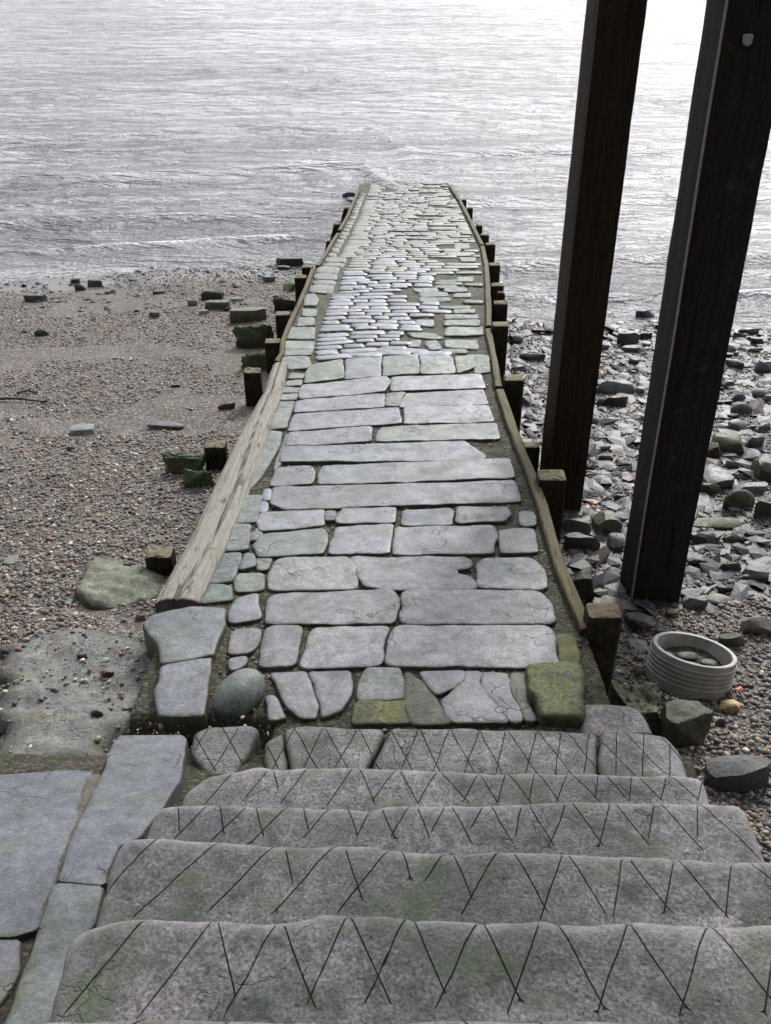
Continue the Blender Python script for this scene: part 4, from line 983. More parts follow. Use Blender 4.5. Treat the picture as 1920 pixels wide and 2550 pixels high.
# ------------------------------------------------------------ jetty piles
def pile(lab, xa, xb, yf, dep, zb, rot, lean, colr):
    root = thing('timber_pile', lab, 'pile', ((xa + xb) / 2, yf + dep / 2, zb), 'tall square jetty piles')
    w = xb - xa; cx = (xa + xb) / 2; V = []; zs = np.linspace(zb - .6, 8.2, 150); m = 16
    for z in zs:
        for q in range(m):
            s = q / m * 4; sd_ = int(s); f_ = s - sd_
            cor = [(-1, -1), (1, -1), (1, 1), (-1, 1)]; a_ = np.array(cor[sd_]); b_ = np.array(cor[(sd_ + 1) % 4]); p = a_ + (b_ - a_) * f_
            if f_ == 0: p = p * (.955 + .02 * fbm(np.array([z * 5]), np.array([sd_ * 9.]), 3, 3)[0])
            kk = 1 + .012 * fbm(np.array([z * 2.2 + q * 3]), np.array([q * 2.]), 17 + int(zb * 100), 4)[0]
            x = p[0] * w / 2 * kk; y = p[1] * dep / 2 * kk
            V.append((cx + x * math.cos(rot) - y * math.sin(rot) + lean * (z - zb), yf + dep / 2 + x * math.sin(rot) + y * math.cos(rot), z))
    n = len(zs); Fc = [(i * m + j, i * m + (j + 1) % m, (i + 1) * m + (j + 1) % m, (i + 1) * m + j) for i in range(n - 1) for j in range(m)]
    Fc += [tuple(range(m))[::-1], tuple(range((n - 1) * m, n * m))]
    mesh_obj('shaft', V, Fc, M_pile, root, False, colr)
    return root
p1 = pile('tall dark square pile nearest the causeway with a weathered left face', 1.17, 1.45, 6.0, .34, .66, .03, 0.0, (1.2, 1.0, .75))
p2 = pile('thick dark square pile at the right edge with a rope down its corner', 1.505, 1.82, 4.69, .30, .88, 0.0, -.012, (1.0, 1.2, 1.6))
# pale chip on the second pile
q = at(1862, 97, 0); 
d_ = ray(1862, 97); t_ = (4.69 - .008) / d_[1]; pc = d_ * t_ + np.array([0, 0, CZ])
V, Fc = rock_mesh((.045, .012, .05), 9, 8, 2, .1); 
M_pale = plain('pale_scar', (.30, .29, .27), .7)
mesh_obj('pale_scar', V + pc, Fc, M_pale, p2)
# base collar of weed on pile foot
# rope
def tube(name, pts, r, mat, parent=None, k=8, twist=False, color=None, taper=None):
    P = np.array(pts, float); n = len(P); T = np.gradient(P, axis=0); T /= np.linalg.norm(T, axis=1)[:, None]; V = []
    up = np.array([0, 0, 1.]) if abs(T[0, 2]) < .8 else np.array([1., 0, 0])
    s = 0
    for i in range(n):
        a_ = np.cross(T[i], up); a_ /= np.linalg.norm(a_); b_ = np.cross(T[i], a_)
        if i: s += np.linalg.norm(P[i] - P[i - 1])
        for j in range(k):
            th = 2 * math.pi * j / k; rr = r * (taper[i] if taper is not None else 1)
            if twist: rr *= 1 + .22 * math.cos(3 * (th + s * 130))
            V.append(P[i] + a_ * math.cos(th) * rr + b_ * math.sin(th) * rr)
    Fc = [(i * k + j, i * k + (j + 1) % k, (i + 1) * k + (j + 1) % k, (i + 1) * k + j) for i in range(n - 1) for j in range(k)]
    Fc += [tuple(range(k))[::-1], tuple(range((n - 1) * k, n * k))]
    return fix_normals(mesh_obj(name, V, Fc, mat, parent, True, color))
zs = np.linspace(.86, 8.2, 900)
pts = [(1.513 - .012 * (z - .88) - .002 + .0025 * math.sin(z * 3), 4.677, z) for z in zs]
M_rope = plain('green_grey_rope', (.20, .24, .19), .6, 30., .4)
tag(tube('rope', pts, .0055, M_rope, None, 9, True), 'thin pale green twisted rope hanging down the corner of the right pile', 'rope')

# rotten stump and wet timber by the long board
rock('I', 300, 505, 385, 700, 'dark rotten curved stump between the long edge board and the piles', (.5, .42, .3), 1.1, M_rockm, 8, 'rotten_stump', 'stump', jag=.12)
post('H', 205, 300, 985, 'low dark timber block wedged behind a post head', dz=-.25)

# ------------------------------------------------------------ stoneware ring
def lathe(name, prof, mat, parent, k=72, Mx=None):
    V = []; n = len(prof)
    for i in range(k):
        a_ = 2 * math.pi * i / k
        for r, z in prof: V.append((r * math.cos(a_), r * math.sin(a_), z))
    V = np.array(V)
    if Mx is not None: V = (np.array(Mx.to_3x3()) @ V.T).T + np.array(Mx.translation)
    Fc = [(i * n + j, ((i + 1) % k) * n + j, ((i + 1) % k) * n + (j + 1) % n, i * n + (j + 1) % n) for i in range(k) for j in range(n)]
    return fix_normals(mesh_obj(name, V, Fc, mat, parent, True))
rc = onf(1730, 1616, lambda x, y: float(land(x, y)) + .19)
root = thing('pipe_collar', 'round ribbed grey stoneware pipe collar lying open on the shingle', 'pipe collar', (rc[0], rc[1], rc[2] - .19))
t_ = rc[1] * CP - (rc[2] - CZ) * SP; R = 208 / F * t_ / 2
prof = [(R * .875, -.19), (R * .875, -.008), (R * .885, -.002), (R * .90, .0), (R * .975, .0), (R * .99, -.004), (R * .995, -.02)]
for gz in (.035, .060, .085, .110, .135):
    prof += [(R * .995, -gz + .002), (R * 1.018, -gz), (R * 1.018, -gz - .007), (R * 1.0, -gz - .011)]
prof += [(R * .99, -.175), (R * .97, -.195)]
Mx = Matrix.Translation(rc) @ Matrix.Rotation(math.radians(-16), 4, 'X') @ Matrix.Rotation(math.radians(8), 4, 'Y')
M_ring = plain('glazed_stoneware', (.235, .222, .20), .55, 11., .4, .30)
lathe('collar', prof, M_ring, root, 96, Mx).data.set_sharp_from_angle(angle=math.radians(35))
for i, (dx, dy, w, d__, a_, cl) in enumerate([(-.05, -.02, .15, .05, .5, (.9, .7, .6)), (.03, -.03, .13, .045, .7, (1, 1, .9)), (.09, 0, .1, .06, .2, (.7, .7, .6)), (-.1, .05, .09, .05, 1., (.5, .5, .5)), (-.01, .06, .12, .06, .1, (.6, .55, .5))]):
    V, Fc = rock_mesh((w, d__, .02), 50 + i, 10, 2, .05); ca, sa = math.cos(-a_), math.sin(-a_)
    V = V @ np.array([[ca, sa, 0], [-sa, ca, 0], [.1, .1, 1]]); V += rc + np.array([dx, dy, -.10])
    o = mesh_obj('stone_chip', V, Fc, M_rock, None, True, cl)
    tag(o, ['long reddish slate chip inside the pipe collar', 'pale slate chip beside the reddish one inside the pipe collar', 'grey olive chip at the right inside the pipe collar', 'small dark chip at the left inside the pipe collar', 'brown chip at the back inside the pipe collar'][i], 'stone chip')
V, Fc = rock_mesh((R * 1.64, R * 1.64, .05), 77, 0, 3, .1)
o = mesh_obj('silt', V + rc + np.array([0, .01, -.135]), Fc, M_mort); tag(o, 'dark silt filling the bottom of the pipe collar', 'silt', kind='stuff')

# ------------------------------------------------------------ rocks
dk = (.42, .45, .5); gy = (1.05, 1.08, 1.15); br = (1.0, .85, .62); ol = (.85, .9, .65)
Hl = [
 (120, 210, 285, 390, 'dark blue grey block behind the tall post at the board joint', dk, .8), (245, 335, 285, 312, 'flat dark stone at the waterline between causeway and first pile', dk, .4),
 (180, 340, 425, 475, 'long black plank-shaped stone left of the first pile', (.25, .26, .3), .25), (750, 890, 292, 380, 'dark green peaked rock at the waterline between the piles', (.5, .62, .5), .6),
 (862, 985, 172, 232, 'dark square rock standing in the water between the piles', (.3, .34, .42), .45), (730, 830, 38, 76, 'low rock awash in the water beside the first pile', (.35, .38, .45), .3),
 (665, 710, 362, 415, 'small upright grey stone against the right edge of the first pile', gy, .9), (780, 915, 385, 425, 'flat pale grey stone just below the dark peaked rock', gy, .25),
 (820, 920, 440, 500, 'dark tilted slate halfway between the piles', (.5, .55, .55), .4), (868, 945, 490, 540, 'flat grey slate against the left of the second pile', gy, .35),
 (640, 870, 580, 672, 'large blue grey slab of rock between the two piles', (.9, 1.0, 1.08), .35), (850, 920, 612, 672, 'grey stone behind the large blue slab touching the second pile', gy, .5),
 (885, 960, 302, 342, 'black stone right of the dark peaked rock', dk, .5), (905, 955, 370, 410, 'small dark block left of the second pile near the waterline', dk, .7),
 (1480, 1610, 270, 318, 'broad dark rock at the waterline right of the second pile', dk, .3), (1440, 1520, 300, 350, 'dark wedge rock below the broad one at the right', dk, .5),
 (1545, 1625, 330, 382, 'dark grey cube of rock near the right waterline', (.45, .5, .52), .6), (1412, 1465, 355, 440, 'blue black block peeping out behind the second pile', (.55, .6, .75), .9),
 (1530, 1632, 385, 425, 'thin flat slate near the right waterline', (.7, .75, .8), .25), (1575, 1690, 450, 548, 'pale grey angular rock at the right edge below the waterline', gy, .6),
 (1400, 1510, 450, 522, 'rough dark rock right of the second pile below the block', dk, .5), (1370, 1460, 570, 632, 'green grey wedge touching the right side of the second pile', (.9, 1.1, .95), .5),
 (1430, 1560, 722, 786, 'rounded oblong grey cobble right of the second pile', (1.2, 1.2, 1.3), .45), (1510, 1612, 700, 748, 'light rounded cobble behind the oblong one', (1.3, 1.3, 1.4), .4),
 (1440, 1520, 665, 715, 'angular blue grey stone behind the pair of cobbles', (.9, .95, 1.1), .6), (1565, 1662, 620, 692, 'brownish flat rock near the right edge above the cobbles', (1.0, .95, .9), .4),
 (1625, 1700, 665, 722, 'blue grey stone cut off by the right edge of the view', (.8, .95, 1.15), .6), (1325, 1452, 830, 886, 'pale wet rock beside the mossy topped block', (1.4, 1.4, 1.5), .3),
 (1410, 1522, 812, 892, 'tilted grey slate behind the mossy topped block', gy, .5), (1515, 1595, 850, 886, 'small round pale stone right of the tilted slate', (1.3, 1.3, 1.3), .4),
 (1582, 1662, 835, 892, 'brown grey angular stone near the right edge', (1.1, 1.0, .95), .6), (1525, 1632, 900, 1002, 'dark rough rock right of the mossy topped block', (.5, .5, .48), .7),
 (1505, 1642, 985, 1082, 'pale grey angular rock with a flat top at the right', (1.4, 1.4, 1.4), .4), (1290, 1390, 915, 1056, 'brown rusty looking rock behind the second pile', (.8, .6, .35), .8),
 (1600, 1720, 990, 1200, 'big brown boulder cut off by the right edge', (.75, .62, .45), .9), (1270, 1445, 1055, 1242, 'large brown grey slab leaning beside the second pile', (1.1, 1.05, .98), .5),
 (1218, 1370, 1232, 1392, 'smooth square grey flagstone fragment right of the second pile', (1.25, 1.3, 1.38), .15), (1430, 1652, 1175, 1272, 'flat bluish slab behind the round green boulder', (.85, .95, .95), .25),
 (1565, 1700, 1300, 1402, 'dark brown boulder at the right edge below the green one', (.6, .52, .4), .7), (1425, 1525, 1125, 1172, 'small flat brown stone on the bluish slab', (1.0, .95, .7), .3),
 (1390, 1462, 1060, 1112, 'grey stone between the leaning slab and the pale rock', gy, .6), (605, 652, 795, 852, 'rounded grey stone against the right of the first pile', (1.2, 1.15, 1.15), .8),
 (620, 730, 975, 1012, 'flat grey pebble stone behind the mossy brown one', gy, .35), (735, 815, 1250, 1306, 'dark pointed stone in the gravel left of the second pile', (.6, .65, .7), .6),
 (205, 290, 860, 906, 'flat pale slab between the post and the first pile', (1.4, 1.4, 1.45), .2), (130, 210, 490, 530, 'thin flat stone left of the first pile', gy, .3),
 (690, 830, 668, 745, 'dark brown crumbly rock below the large blue slab', (.5, .45, .38), .6), (625, 700, 690, 742, 'dark stone beside the right edge of the first pile', (.5, .5, .5), .6)]
for x0, x1, y0, y1, lab, cl, hr in Hl:
    rd = 'rounded' in lab or 'cobble' in lab
    rock('H', x0, x1, y0, y1, lab, cl, hr, cuts=0 if rd else 14, jag=.03 if rd else .06)
for x0, x1, y0, y1, lab, cl, hr in [
 (1315, 1522, 880, 1032, 'large squared block with a green mossy top right of the second pile', (1.7, 1.8, 1.2), .45), (1250, 1370, 1180, 1266, 'mossy brown rock touching the right side of the second pile', (1.3, 1.2, .7), .6),
 (745, 850, 1060, 1112, 'mossy flat rock left of the second pile', (1, 1, .8), .35), (640, 732, 1020, 1076, 'mossy brown rounded rock between the piles', (1.1, 1.05, .8), .5), (570, 622, 1075, 1122, 'small green mossy stone beside the first pile', (1, 1.2, .7), .6)]:
    rock('H', x0, x1, y0, y1, lab, cl, hr, M_rockm)
rock('H', 1385, 1578, 1220, 1352, 'round greenish boulder at the right edge of the shingle', (1.6, 1.6, 1.2), .6, M_rockm, 0, jag=.05)
for x0, x1, y0, y1, lab, cl, hr, mt in [
 (265, 465, 95, 215, 'brown rounded rock behind the thick mossy topped post', (.85, .82, .65), .5, M_rock), (275, 522, 212, 335, 'dark ridged rock beside the long edge board', (.6, .58, .5), .45, M_rock),
 (575, 690, 195, 352, 'olive grey rock against the left of the second pile foot', (.9, .92, .75), .8, M_rock), (480, 695, 35, 230, 'large olive layered boulder between the two piles', (.8, .82, .55), .6, M_rock),
 (1145, 1492, 80, 205, 'broad flat green-tinged slab right of the second pile', (1.9, 2.0, 1.5), .15, M_rockm), (1160, 1312, 195, 288, 'grey brown stone below the broad green slab', (.8, .78, .7), .5, M_rock),
 (1490, 1650, 170, 250, 'flat olive stone at the right of the broad green slab', (.9, .95, .7), .3, M_rock), (1340, 1500, 210, 290, 'small greenish rock under the edge of the broad slab', (1.4, 1.5, 1.2), .4, M_rockm),
 (1110, 1247, 330, 445, 'dark triangular stone right of the second pile foot', (.55, .56, .5), .5, M_rock), (1335, 1482, 400, 468, 'squared green grey stone on the shingle', (1.5, 1.6, 1.1), .4, M_rockm),
 (1490, 1662, 400, 552, 'brown grey pitted rock near the right edge', (.95, .9, .85), .5, M_rock), (1075, 1242, 620, 725, 'grey green pointed stone above the pipe collar', (1.0, 1.02, .88), .45, M_rock),
 (1225, 1432, 600, 692, 'flat brown slate tilted on the shingle above the pipe collar', (1.15, 1.05, .85), .15, M_rock), (1470, 1700, 720, 905, 'brown grey block with a pale top at the right edge above the pipe collar', (1.1, .98, .85), .5, M_rock),
 (1310, 1502, 905, 988, 'mossy brown stone behind the pipe collar', (1.1, 1.1, .7), .5, M_rockm), (740, 862, 905, 1022, 'grey green triangular slate left of the pipe collar', (1.2, 1.25, 1.1), .15, M_rock),
 (880, 1000, 835, 900, 'dark flat stone behind the left rim of the pipe collar', (.55, .52, .5), .4, M_rock), (700, 900, 690, 880, 'dark purple brown stone at the foot of the second pile', (.45, .38, .36), .5, M_rock),
 (1240, 1658, 1640, 1965, 'big dark triangular boulder below the pipe collar at the right', (.62, .62, .6), .5, M_rock), (1105, 1262, 1270, 1360, 'blue grey slate under the front of the pipe collar', (.7, .82, .9), .3, M_rock),
 (1310, 1420, 545, 620, 'dark crumbly stone right of the pale stick', (.5, .5, .5), .5, M_rock), (745, 865, 1112, 1170, 'smooth grey green stone touching the left of the pipe collar', (1.1, 1.15, 1.0), .4, M_rock),
 (1440, 1520, 480, 545, 'small brown wedge stone near the pitted rock', (.9, .8, .5), .7, M_rock)]:
    rock('I', x0, x1, y0, y1, lab, cl, hr, mt)
rock('I', 940, 1285, 1265, 1665, 'large dark rounded boulder with a greenish top beside the steps', (1.25, 1.2, 1.05), .8, M_rockm, 4, seed=404, jag=.12, sub=4)
rock('I', 600, 985, 1050, 1600, 'crumbling mossy concrete mass between the nearest post and the boulder', (1.4, 1.3, 1.05), .8, M_rockm, 3, 'concrete_mass', 'concrete', jag=.3, seed=12, sub=5)
rock('I', 1110, 1200, 1762, 1832, 'pinkish round pebble beside the right end of the fifth step', (2.2, 1.6, 1.5), .7, None, 0, 'pebble', 'pebble')
rock('I', 1200, 1266, 1760, 1802, 'white oval pebble next to the pink one', (3.3, 3.2, 3.0), .5, None, 0, 'pebble', 'pebble')
rock('I', 1300, 1370, 1432, 1502, 'round dark brown pebble below the orange driftwood', (.9, .75, .65), .8, None, 0, 'pebble', 'pebble')
rock('I', 960, 1052, 700, 782, 'broken yellow brown brick with holes at the foot of the second pile', (1.6, 1.2, .5), .7, None, 4, 'brick_fragment', 'brick')
rock('I', 1330, 1475, 1305, 1420, 'yellowish rotten driftwood knot below the pipe collar', (3.6, 2.6, 1.3), .5, None, 9, 'driftwood', 'driftwood', jag=.15)
# left beach
for x0, x1, y0, y1, lab, cl, hr, mt, ct in [
 (1275, 1405, 165, 212, 'long black squared block at the left waterline', (.25, .27, .28), .32, M_rock, 1), (1060, 1232, 392, 468, 'long dark brown squared block on the left shingle', (.75, .72, .45), .38, M_rock, 1),
 (925, 1035, 310, 364, 'dark rough block above the long brown block', (.65, .65, .55), .45, M_rock, 9), (942, 1056, 375, 410, 'low green-topped stone left of the long brown block', (.9, 1.0, .7), .3, M_rock, 6),
 (400, 472, 268, 306, 'dark green squared stone near the left waterline', (.55, .72, .62), .5, M_rock, 3), (108, 212, 335, 376, 'green squared stone with a brown end at the far left', (.6, .8, .62), .35, M_rock, 3),
 (325, 368, 258, 290, 'small black stone at the left waterline', dk, .6, M_rock, 9), (342, 396, 288, 322, 'mossy dark stone below the small black one', (1, 1, .7), .6, M_rockm, 9),
 (315, 428, 930, 992, 'pale grey slab fragment lying in a sandy hollow', (1.5, 1.55, 1.45), .2, M_rock, 9), (665, 842, 918, 962, 'long dark slate shard lying on the shingle', (.75, .75, .82), .12, M_rock, 9),
 (865, 912, 362, 392, 'small tan lump beside the low green-topped stone', (1.3, 1.25, .85), .6, M_rock, 9), (690, 742, 412, 446, 'small sandy brown lump on the mid left shingle', (1.1, 1.0, .75), .6, M_rock, 9),
 (155, 226, 500, 532, 'dark rounded weed-covered stone on the left shingle', (.8, 1, .7), .4, M_rockm, 0), (1000, 1082, 838, 870, 'small green and orange stone left of the beam', (1.2, 1.5, .9), .4, M_rockm, 9),
 (785, 832, 748, 768, 'small dark flat stone in the middle of the shingle', (.7, .75, .75), .3, M_rock, 9), (1210, 1272, 250, 282, 'teal grey stone near the left waterline', (.8, 1.05, 1.05), .45, M_rock, 9),
 (305, 345, 1038, 1060, 'small slate grey pebble below the pale slab fragment', (.9, .95, 1.1), .5, M_rock, 0), (1048, 1100, 138, 156, 'tiny dark rock at the edge of the left water', dk, .4, M_rock, 9),
 (1420, 1470, 165, 190, 'dark red brown stone beside the waterline post', (.6, .42, .4), .4, M_rock, 9), (1280, 1340, 205, 225, 'brown flat stone in front of the long black block', (1.0, .85, .6), .3, M_rock, 9),
 (700, 760, 320, 338, 'flat grey brown stone on the upper left shingle', (1.0, .95, .9), .25, M_rock, 9), (940, 985, 195, 210, 'flat brown stone close to the left water edge', (1.1, 1.0, .85), .3, M_rock, 9),
 (1060, 1120, 348, 372, 'pale flat stone right of the dark rough block', (1.6, 1.6, 1.6), .25, M_rock, 9), (910, 960, 405, 432, 'whitish shell-like stone left of the long brown block', (2.2, 2.3, 2.3), .4, M_rock, 9),
 (1070, 1268, 462, 592, 'large mossy rock beside the low left post', (1.3, 1.5, .95), .8, M_rockm, 12), (1098, 1262, 590, 690, 'dark green mossy rock below the low left post', (1.2, 1.4, .85), .8, M_rockm, 12),
 (1245, 1362, 335, 418, 'black glistening weed covered rock beside a left post', (.4, .45, .42), .6, M_rockm, 12), (1300, 1366, 252, 330, 'bright green weedy slab leaning by a left post', (1.3, 2.0, .6), .5, M_rockm, 9),
 (740, 950, 1075, 1170, 'mossy rock half buried left of the green-topped post', (1.4, 1.7, 1.0), .5, M_rockm, 12), (832, 992, 1140, 1232, 'green weedy rock beneath the green-topped post', (1.1, 1.7, .6), .6, M_rockm, 12)]:
    rock('F', x0, x1, y0, y1, lab, cl, hr, mt, ct if ct < 10 else 5, jag=.07 if mt is M_rock else (.3 if ct > 10 else .15), sub=3 if ct < 10 else 4)
for x0, x1, y0, y1, lab, cl, hr, ct in [(535, 610, 1345, 1395, 'dark egg shaped pebble on the concrete apron', (.5, .5, .52), .6, 0), (475, 525, 1368, 1398, 'white shell on the concrete apron beside the dark pebble', (3.2, 3.1, 2.9), .3, 0),
    (105, 300, 1345, 1470, 'broad brown stone embedded in the concrete apron', (1.2, 1.1, .8), .12, 4), (680, 715, 1438, 1465, 'white oval pebble near the corner of the cracked flagstone', (3.2, 3.2, 3.1), .5, 0),
    (455, 515, 1015, 1048, 'dark brown lump on the upper part of the apron', (.6, .5, .42), .5, 9), (0, 50, 985, 1018, 'dark pebble at the far left edge of the apron', (.7, .75, .8), .5, 0),
    (590, 645, 1038, 1072, 'pale oyster shell on the apron', (2.8, 2.8, 2.7), .2, 9), (590, 670, 1100, 1150, 'curled red brown leaf-like shard on the apron', (1.4, .7, .5), .4, 9),
    (5, 100, 430, 498, 'flat grey green stone at the left edge of the shingle', (1.3, 1.4, 1.2), .12, 6), (380, 425, 680, 728, 'pale green glass-like shard on the shingle', (2, 2.3, 2.2), .15, 9),
    (268, 320, 328, 352, 'orange brick chip on the left shingle', (3.0, 1.2, .6), .4, 9), (545, 610, 485, 512, 'teal oval pebble on the concrete lump', (.9, 1.2, 1.15), .3, 0), (85, 130, 972, 1015, 'red brick fragment at the top of the apron', (1.6, .7, .5), .6, 9),
    (710, 752, 805, 832, 'white rounded pebble left of the cracked flagstone', (2.8, 2.8, 2.8), .5, 0), (800, 866, 785, 822, 'red brown stone beside the tip of the cracked flagstone', (1.5, .75, .6), .5, 9)]:
    sf = (lambda x, y: zl(y) + .05) if y0 > 930 else land
    rock('G', x0, x1, y0, y1, lab, cl, hr, None, ct, 'pebble', 'pebble', surf=sf, sub=2 if ct else 3)
# stones at the water end, left
for x0, x1, y0, y1, lab in [(362, 450, 178, 235, 'dark weedy boulder at the far left end of the causeway'), (388, 442, 208, 262, 'black rock just below the far weedy boulder')]:
    rock('E', x0, x1, y0, y1, lab, (.35, .4, .5), .6, None, surf=lambda x, y: np.asarray(x) * 0 - .05)

# sticks
def stick(c, pts, r, col, lab):
    P = [onf(*src(c, *q), lambda x, y: float(land(x, y)) + .02) for q in pts]; P = np.array(P); t0 = np.linspace(0, 1, len(P)); tt = np.linspace(0, 1, 24)
    Q = np.column_stack([np.interp(tt, t0, P[:, i]) for i in range(3)]); Q[:, 2] += .012 * fbm(tt * 6, tt * 0, int(c == 'H') + 5, 2)
    m_ = plain('stick_bark', col, .8); tag(tube('stick', Q, r, m_, None, 7, False, None, np.linspace(1, .5, 24)), lab, 'stick')
stick('H', [(565, 1128), (620, 1140), (700, 1120), (850, 1095)], .011, (.13, .115, .1), 'forked grey driftwood stick between the two piles')
stick('H', [(560, 1150), (700, 1148), (850, 1140)], .010, (.10, .09, .08), 'straight dark stick lying just below the forked one')
stick('H', [(1385, 1018), (1440, 1050), (1500, 1130), (1560, 1170), (1640, 1225)], .009, (.06, .06, .065), 'thin dark branch curving over the rocks at the right')
stick('H', [(665, 1295), (740, 1255), (830, 1220)], .006, (.2, .17, .13), 'thin pale twig in the gravel left of the second pile')
stick('I', [(1215, 620), (1260, 580), (1320, 545)], .012, (.28, .26, .25), 'short pale stick right of the second pile foot')
stick('F', [(845, 968), (760, 1010), (690, 1055), (610, 1105)], .004, (.16, .13, .1), 'long thin twig on the left shingle')
stick('F', [(0, 820), (100, 822), (220, 832)], .012, (.03, .022, .02), 'dark waterlogged stick at the left edge of the shingle')
stick('F', [(80, 795), (130, 782), (175, 790)], .012, (.03, .022, .02), 'short dark stick above the long waterlogged one')
# leaves
M_leaf = plain('dead_leaf', (.42, .12, .05), .55, 25., .3, .4)
def leaf(c, x, y, s, a_, lab, mat=None):
    p = onf(*src(c, x, y), lambda x, y: float(land(x, y)) + .03); V = []; k = 12
    V.append((0, 0, 0))
    for j in range(k):
        th = 2 * math.pi * j / k; r = s * (1 if j % 2 else .62) * (1 + .2 * math.sin(j * 3 + x)); V.append((r * math.cos(th), r * math.sin(th) * .7, .25 * s * math.sin(th * 2 + x)))
    V = np.array(V); R3 = np.array([[math.cos(a_), -math.sin(a_), 0], [math.sin(a_), math.cos(a_), 0], [0, 0, 1]]); V = V @ R3.T + p + np.array([0, 0, .015])
    V2 = V - np.array([0, 0, .0012]); n = len(V)
    Fc = [(0, j + 1, (j + 1) % k + 1) for j in range(k)] + [(n, n + (j + 1) % k + 1, n + j + 1) for j in range(k)] + [(j + 1, n + j + 1, n + (j + 1) % k + 1, (j + 1) % k + 1) for j in range(k)]
    tag(mesh_obj('dead_leaf', np.vstack([V, V2]), Fc, mat or M_leaf, None, True), lab, 'leaf')
M_leafp = plain('pink_leaf', (.45, .25, .2), .55, 25., .3, .3)
for q in [('H', 620, 1325, .045, .3, 'bright orange red leaf nearest the first pile foot', None), ('H', 575, 1350, .04, 1.5, 'pinkish curled leaf left of the bright orange one', M_leafp), ('H', 640, 1370, .035, 2., 'pale pink leaf below the bright orange one', M_leafp),
          ('H', 665, 552, .05, .9, 'orange leaf beside the first pile above the blue slab', None), ('H', 638, 640, .03, .9, 'small red leaf at the edge of the first pile', None), ('H', 232, 670, .035, .2, 'pink leaf between the post and the first pile', M_leafp),
          ('H', 235, 285, .05, .2, 'orange leaf at the right waterline', None), ('H', 870, 745, .045, .6, 'pinkish curled leaf left of the second pile', M_leafp), ('I', 650, 515, .028, .2, 'orange chip of leaf by the second pile foot', None),
          ('I', 1440, 1265, .03, .2, 'orange red leaf right of the pipe collar base', None), ('I', 1000, 1215, .05, .2, 'curled yellow brown leaf leaning on the front of the pipe collar', plain('tan_leaf', (.3, .17, .06), .6))]:
    leaf(*q[:5], q[5], q[6])

# ------------------------------------------------------------ pebbles and rubble (uncountable)
import bmesh
_b = bmesh.new(); bmesh.ops.create_icosphere(_b, subdivisions=1, radius=1.0); IV = np.array([v.co[:] for v in _b.verts]); IF = np.array([[v.index for v in f.verts] for f in _b.faces]); _b.free()
PAL = np.array([(.13, .13, .14), (.19, .185, .18), (.10, .105, .12), (.26, .25, .23), (.17, .135, .10), (.065, .065, .07), (.42, .40, .37), (.24, .12, .085), (.22, .19, .145), (.60, .58, .55), (.15, .17, .18)]) * np.array([.88, .79, .69])
PW = np.array([.18, .17, .13, .10, .12, .12, .06, .03, .10, .02, .04]); PW /= PW.sum()
cov = []                                              # footprints that keep pebbles off
def scatter(name, n, xr2, yr2, smin, smax, zf, seed, mat, keep, flat=(.35, .7), pal=PAL, pw=PW, ypow=1.0, angular=False, power=2.2):
    r = np.random.default_rng(seed)
    y = yr2[0] + (yr2[1] - yr2[0]) * r.random(n) ** ypow; x = r.uniform(xr2[0], xr2[1], n) if not callable(xr2) else xr2(y, r)
    k = keep(x, y); x, y = x[k], y[k]; n = len(x)
    s = smin + (smax - smin) * r.random(n) ** (power * 1.6)
    ex = s * r.uniform(.8, 1.3, n); ey = s * r.uniform(.5, .95, n); ez = s * r.uniform(flat[0], flat[1], n)
    a_ = r.uniform(0, 2 * np.pi, n); base = np.repeat(IV[None], n, 0) * (1 + r.normal(0, .16 if angular else .07, (n, len(IV), 1)))
    V = base * np.stack([ex, ey, ez], 1)[:, None, :]
    tx = r.normal(0, .25, n)[:, None]; V[:, :, 2] += V[:, :, 0] * tx
    ca, sa = np.cos(a_)[:, None], np.sin(a_)[:, None]
    X = V[:, :, 0] * ca - V[:, :, 1] * sa + x[:, None]; Y = V[:, :, 0] * sa + V[:, :, 1] * ca + y[:, None]
    Z = V[:, :, 2] + (zf(x, y) + ez * r.uniform(.1, .7, n))[:, None]
    VV = np.stack([X, Y, Z], 2).reshape(-1, 3); FF = (IF[None] + (np.arange(n) * len(IV))[:, None, None]).reshape(-1, 3)
    ci = r.choice(len(pal), n, p=pw); C_ = pal[ci] * r.uniform(.75, 1.25, (n, 1)); C_ = np.column_stack([C_, np.ones(n)])
    o = mesh_obj(name, VV, FF, mat, None, not angular, None, {'col': np.repeat(C_, len(IV), 0)}, origin=(0, 0, 0)); return o
def leftx(y, r): lo = -.47 * y - .9; hi = xl_(y) - .02; return lo + (hi - lo) * r.random(len(y))
def rightx(y, r): lo = xr_(y) + .05; hi = .52 * y + .9; return lo + (hi - lo) * r.random(len(y))
o = scatter('pebbles', 85000, leftx, (2.5, 14.2), .004, .019, land, 1, M_peb, lambda x, y: (shore_d(x, y) < .15) & (vn(x * 1.1, y * .9, 88) * .7 + .3 * vn(x * 4, y * 4, 89) > .33), ypow=1.25)
struct(o, 'fine mixed grey and brown shingle covering the left foreshore', 'shingle', 'stuff')
o = scatter('pebbles', 80000, rightx, (1.6, 12.2), .005, .024, land, 2, M_peb, lambda x, y: (x > 1.0), ypow=1.2)
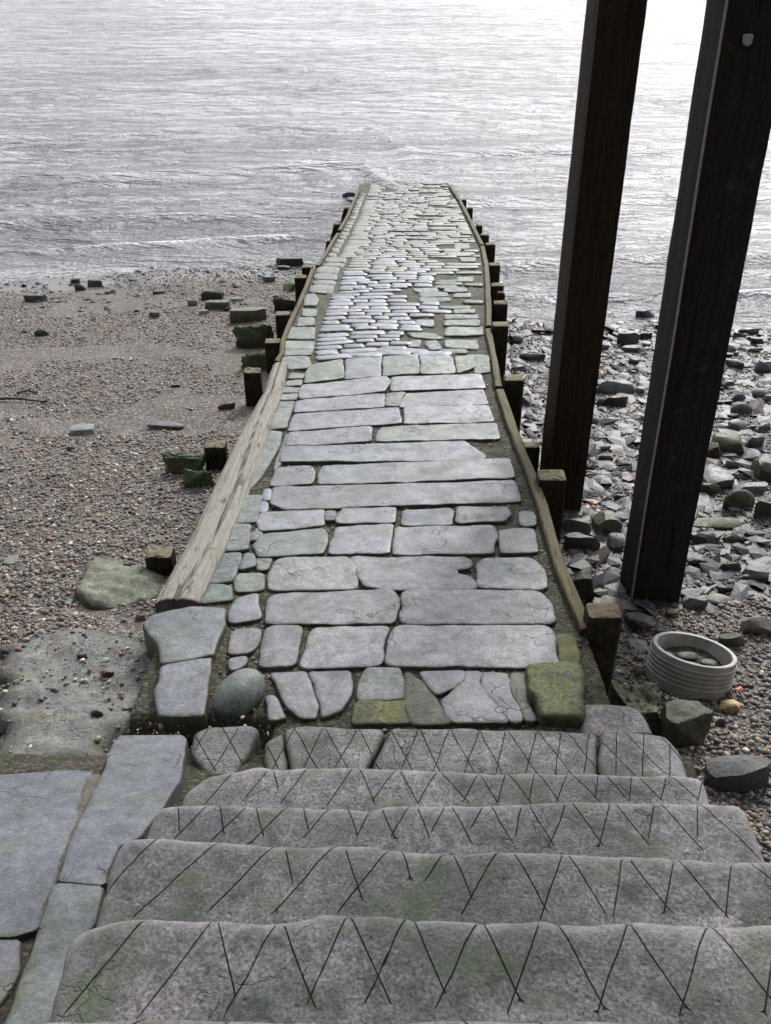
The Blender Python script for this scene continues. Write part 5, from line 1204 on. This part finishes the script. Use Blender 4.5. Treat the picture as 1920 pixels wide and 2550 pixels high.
struct(o, 'coarse wet shingle covering the right foreshore', 'shingle', 'stuff')
dkp = PAL * np.array([.34, .38, .45])
o = scatter('rubble', 6800, rightx, (4.6, 12.0), .018, .12, land, 3, M_wet, lambda x, y: x > 1.0, (.10, .30), dkp, PW, 1.0, True, 2.2)
struct(o, 'broken slate and stone rubble on the right foreshore by the water', 'rubble', 'stuff')
o = scatter('flints', 420, leftx, (9.5, 14.3), .02, .07, land, 4, M_peb, lambda x, y: shore_d(x, y) > -3.6, (.2, .45), dkp, PW, .6, True, 1.2)
struct(o, 'scattered flat stones along the left waterline', 'stones', 'stuff')
o = scatter('apron_grit', 900, lambda y, r: r.uniform(-2.2, -.75, len(y)), (2.55, 3.45), .004, .017, lambda x, y: zl(y) + .052, 5, M_peb, lambda x, y: x > -3, ypow=.8)
struct(o, 'loose pebbles and grit scattered on the concrete apron', 'grit', 'stuff')
jg = scatter('joint_grit', 7000, lambda y, r: xl_(y) + (xr_(y) - xl_(y)) * r.random(len(y)), (2.5, 7.2), .003, .012, lambda x, y: g(y) - .014, 6, M_peb, lambda x, y: x > -3)
struct(jg, 'tiny pebbles caught in the joints between the causeway stones', 'grit', 'stuff')

# ------------------------------------------------------------ unseen shade casters, added: deck over the piles, wall behind the steps
M_shade_wall = plain('dark_wall', (.10, .085, .07), .8, 8.)
o = prism('shade_wall', [(-9, -1.6), (9, -1.6), (9, -1.1), (-9, -1.1)], 1.5, 9.0, M_shade_wall); tag(o, 'unseen dark brick wall added behind the steps to block light', 'wall')  # out of view, added to block light from behind the camera
dk_ = thing('shade_deck', 'unseen dark timber jetty deck added over the tall piles for shade', 'jetty', (3, 3, 8.2))  # out of view, added overhead so camera-facing sides fall dark
prism('shade_decking', [(1.0, -1.0), (6.5, -1.0), (6.5, 6.6), (1.0, 6.6)], 8.2, 8.35, M_pile, dk_)
prism('shade_cross_beam', [(1.0, 4.6), (6.5, 4.6), (6.5, 4.95), (1.0, 4.95)], 7.9, 8.2, M_pile, dk_)
print('objects', len(bpy.data.objects))
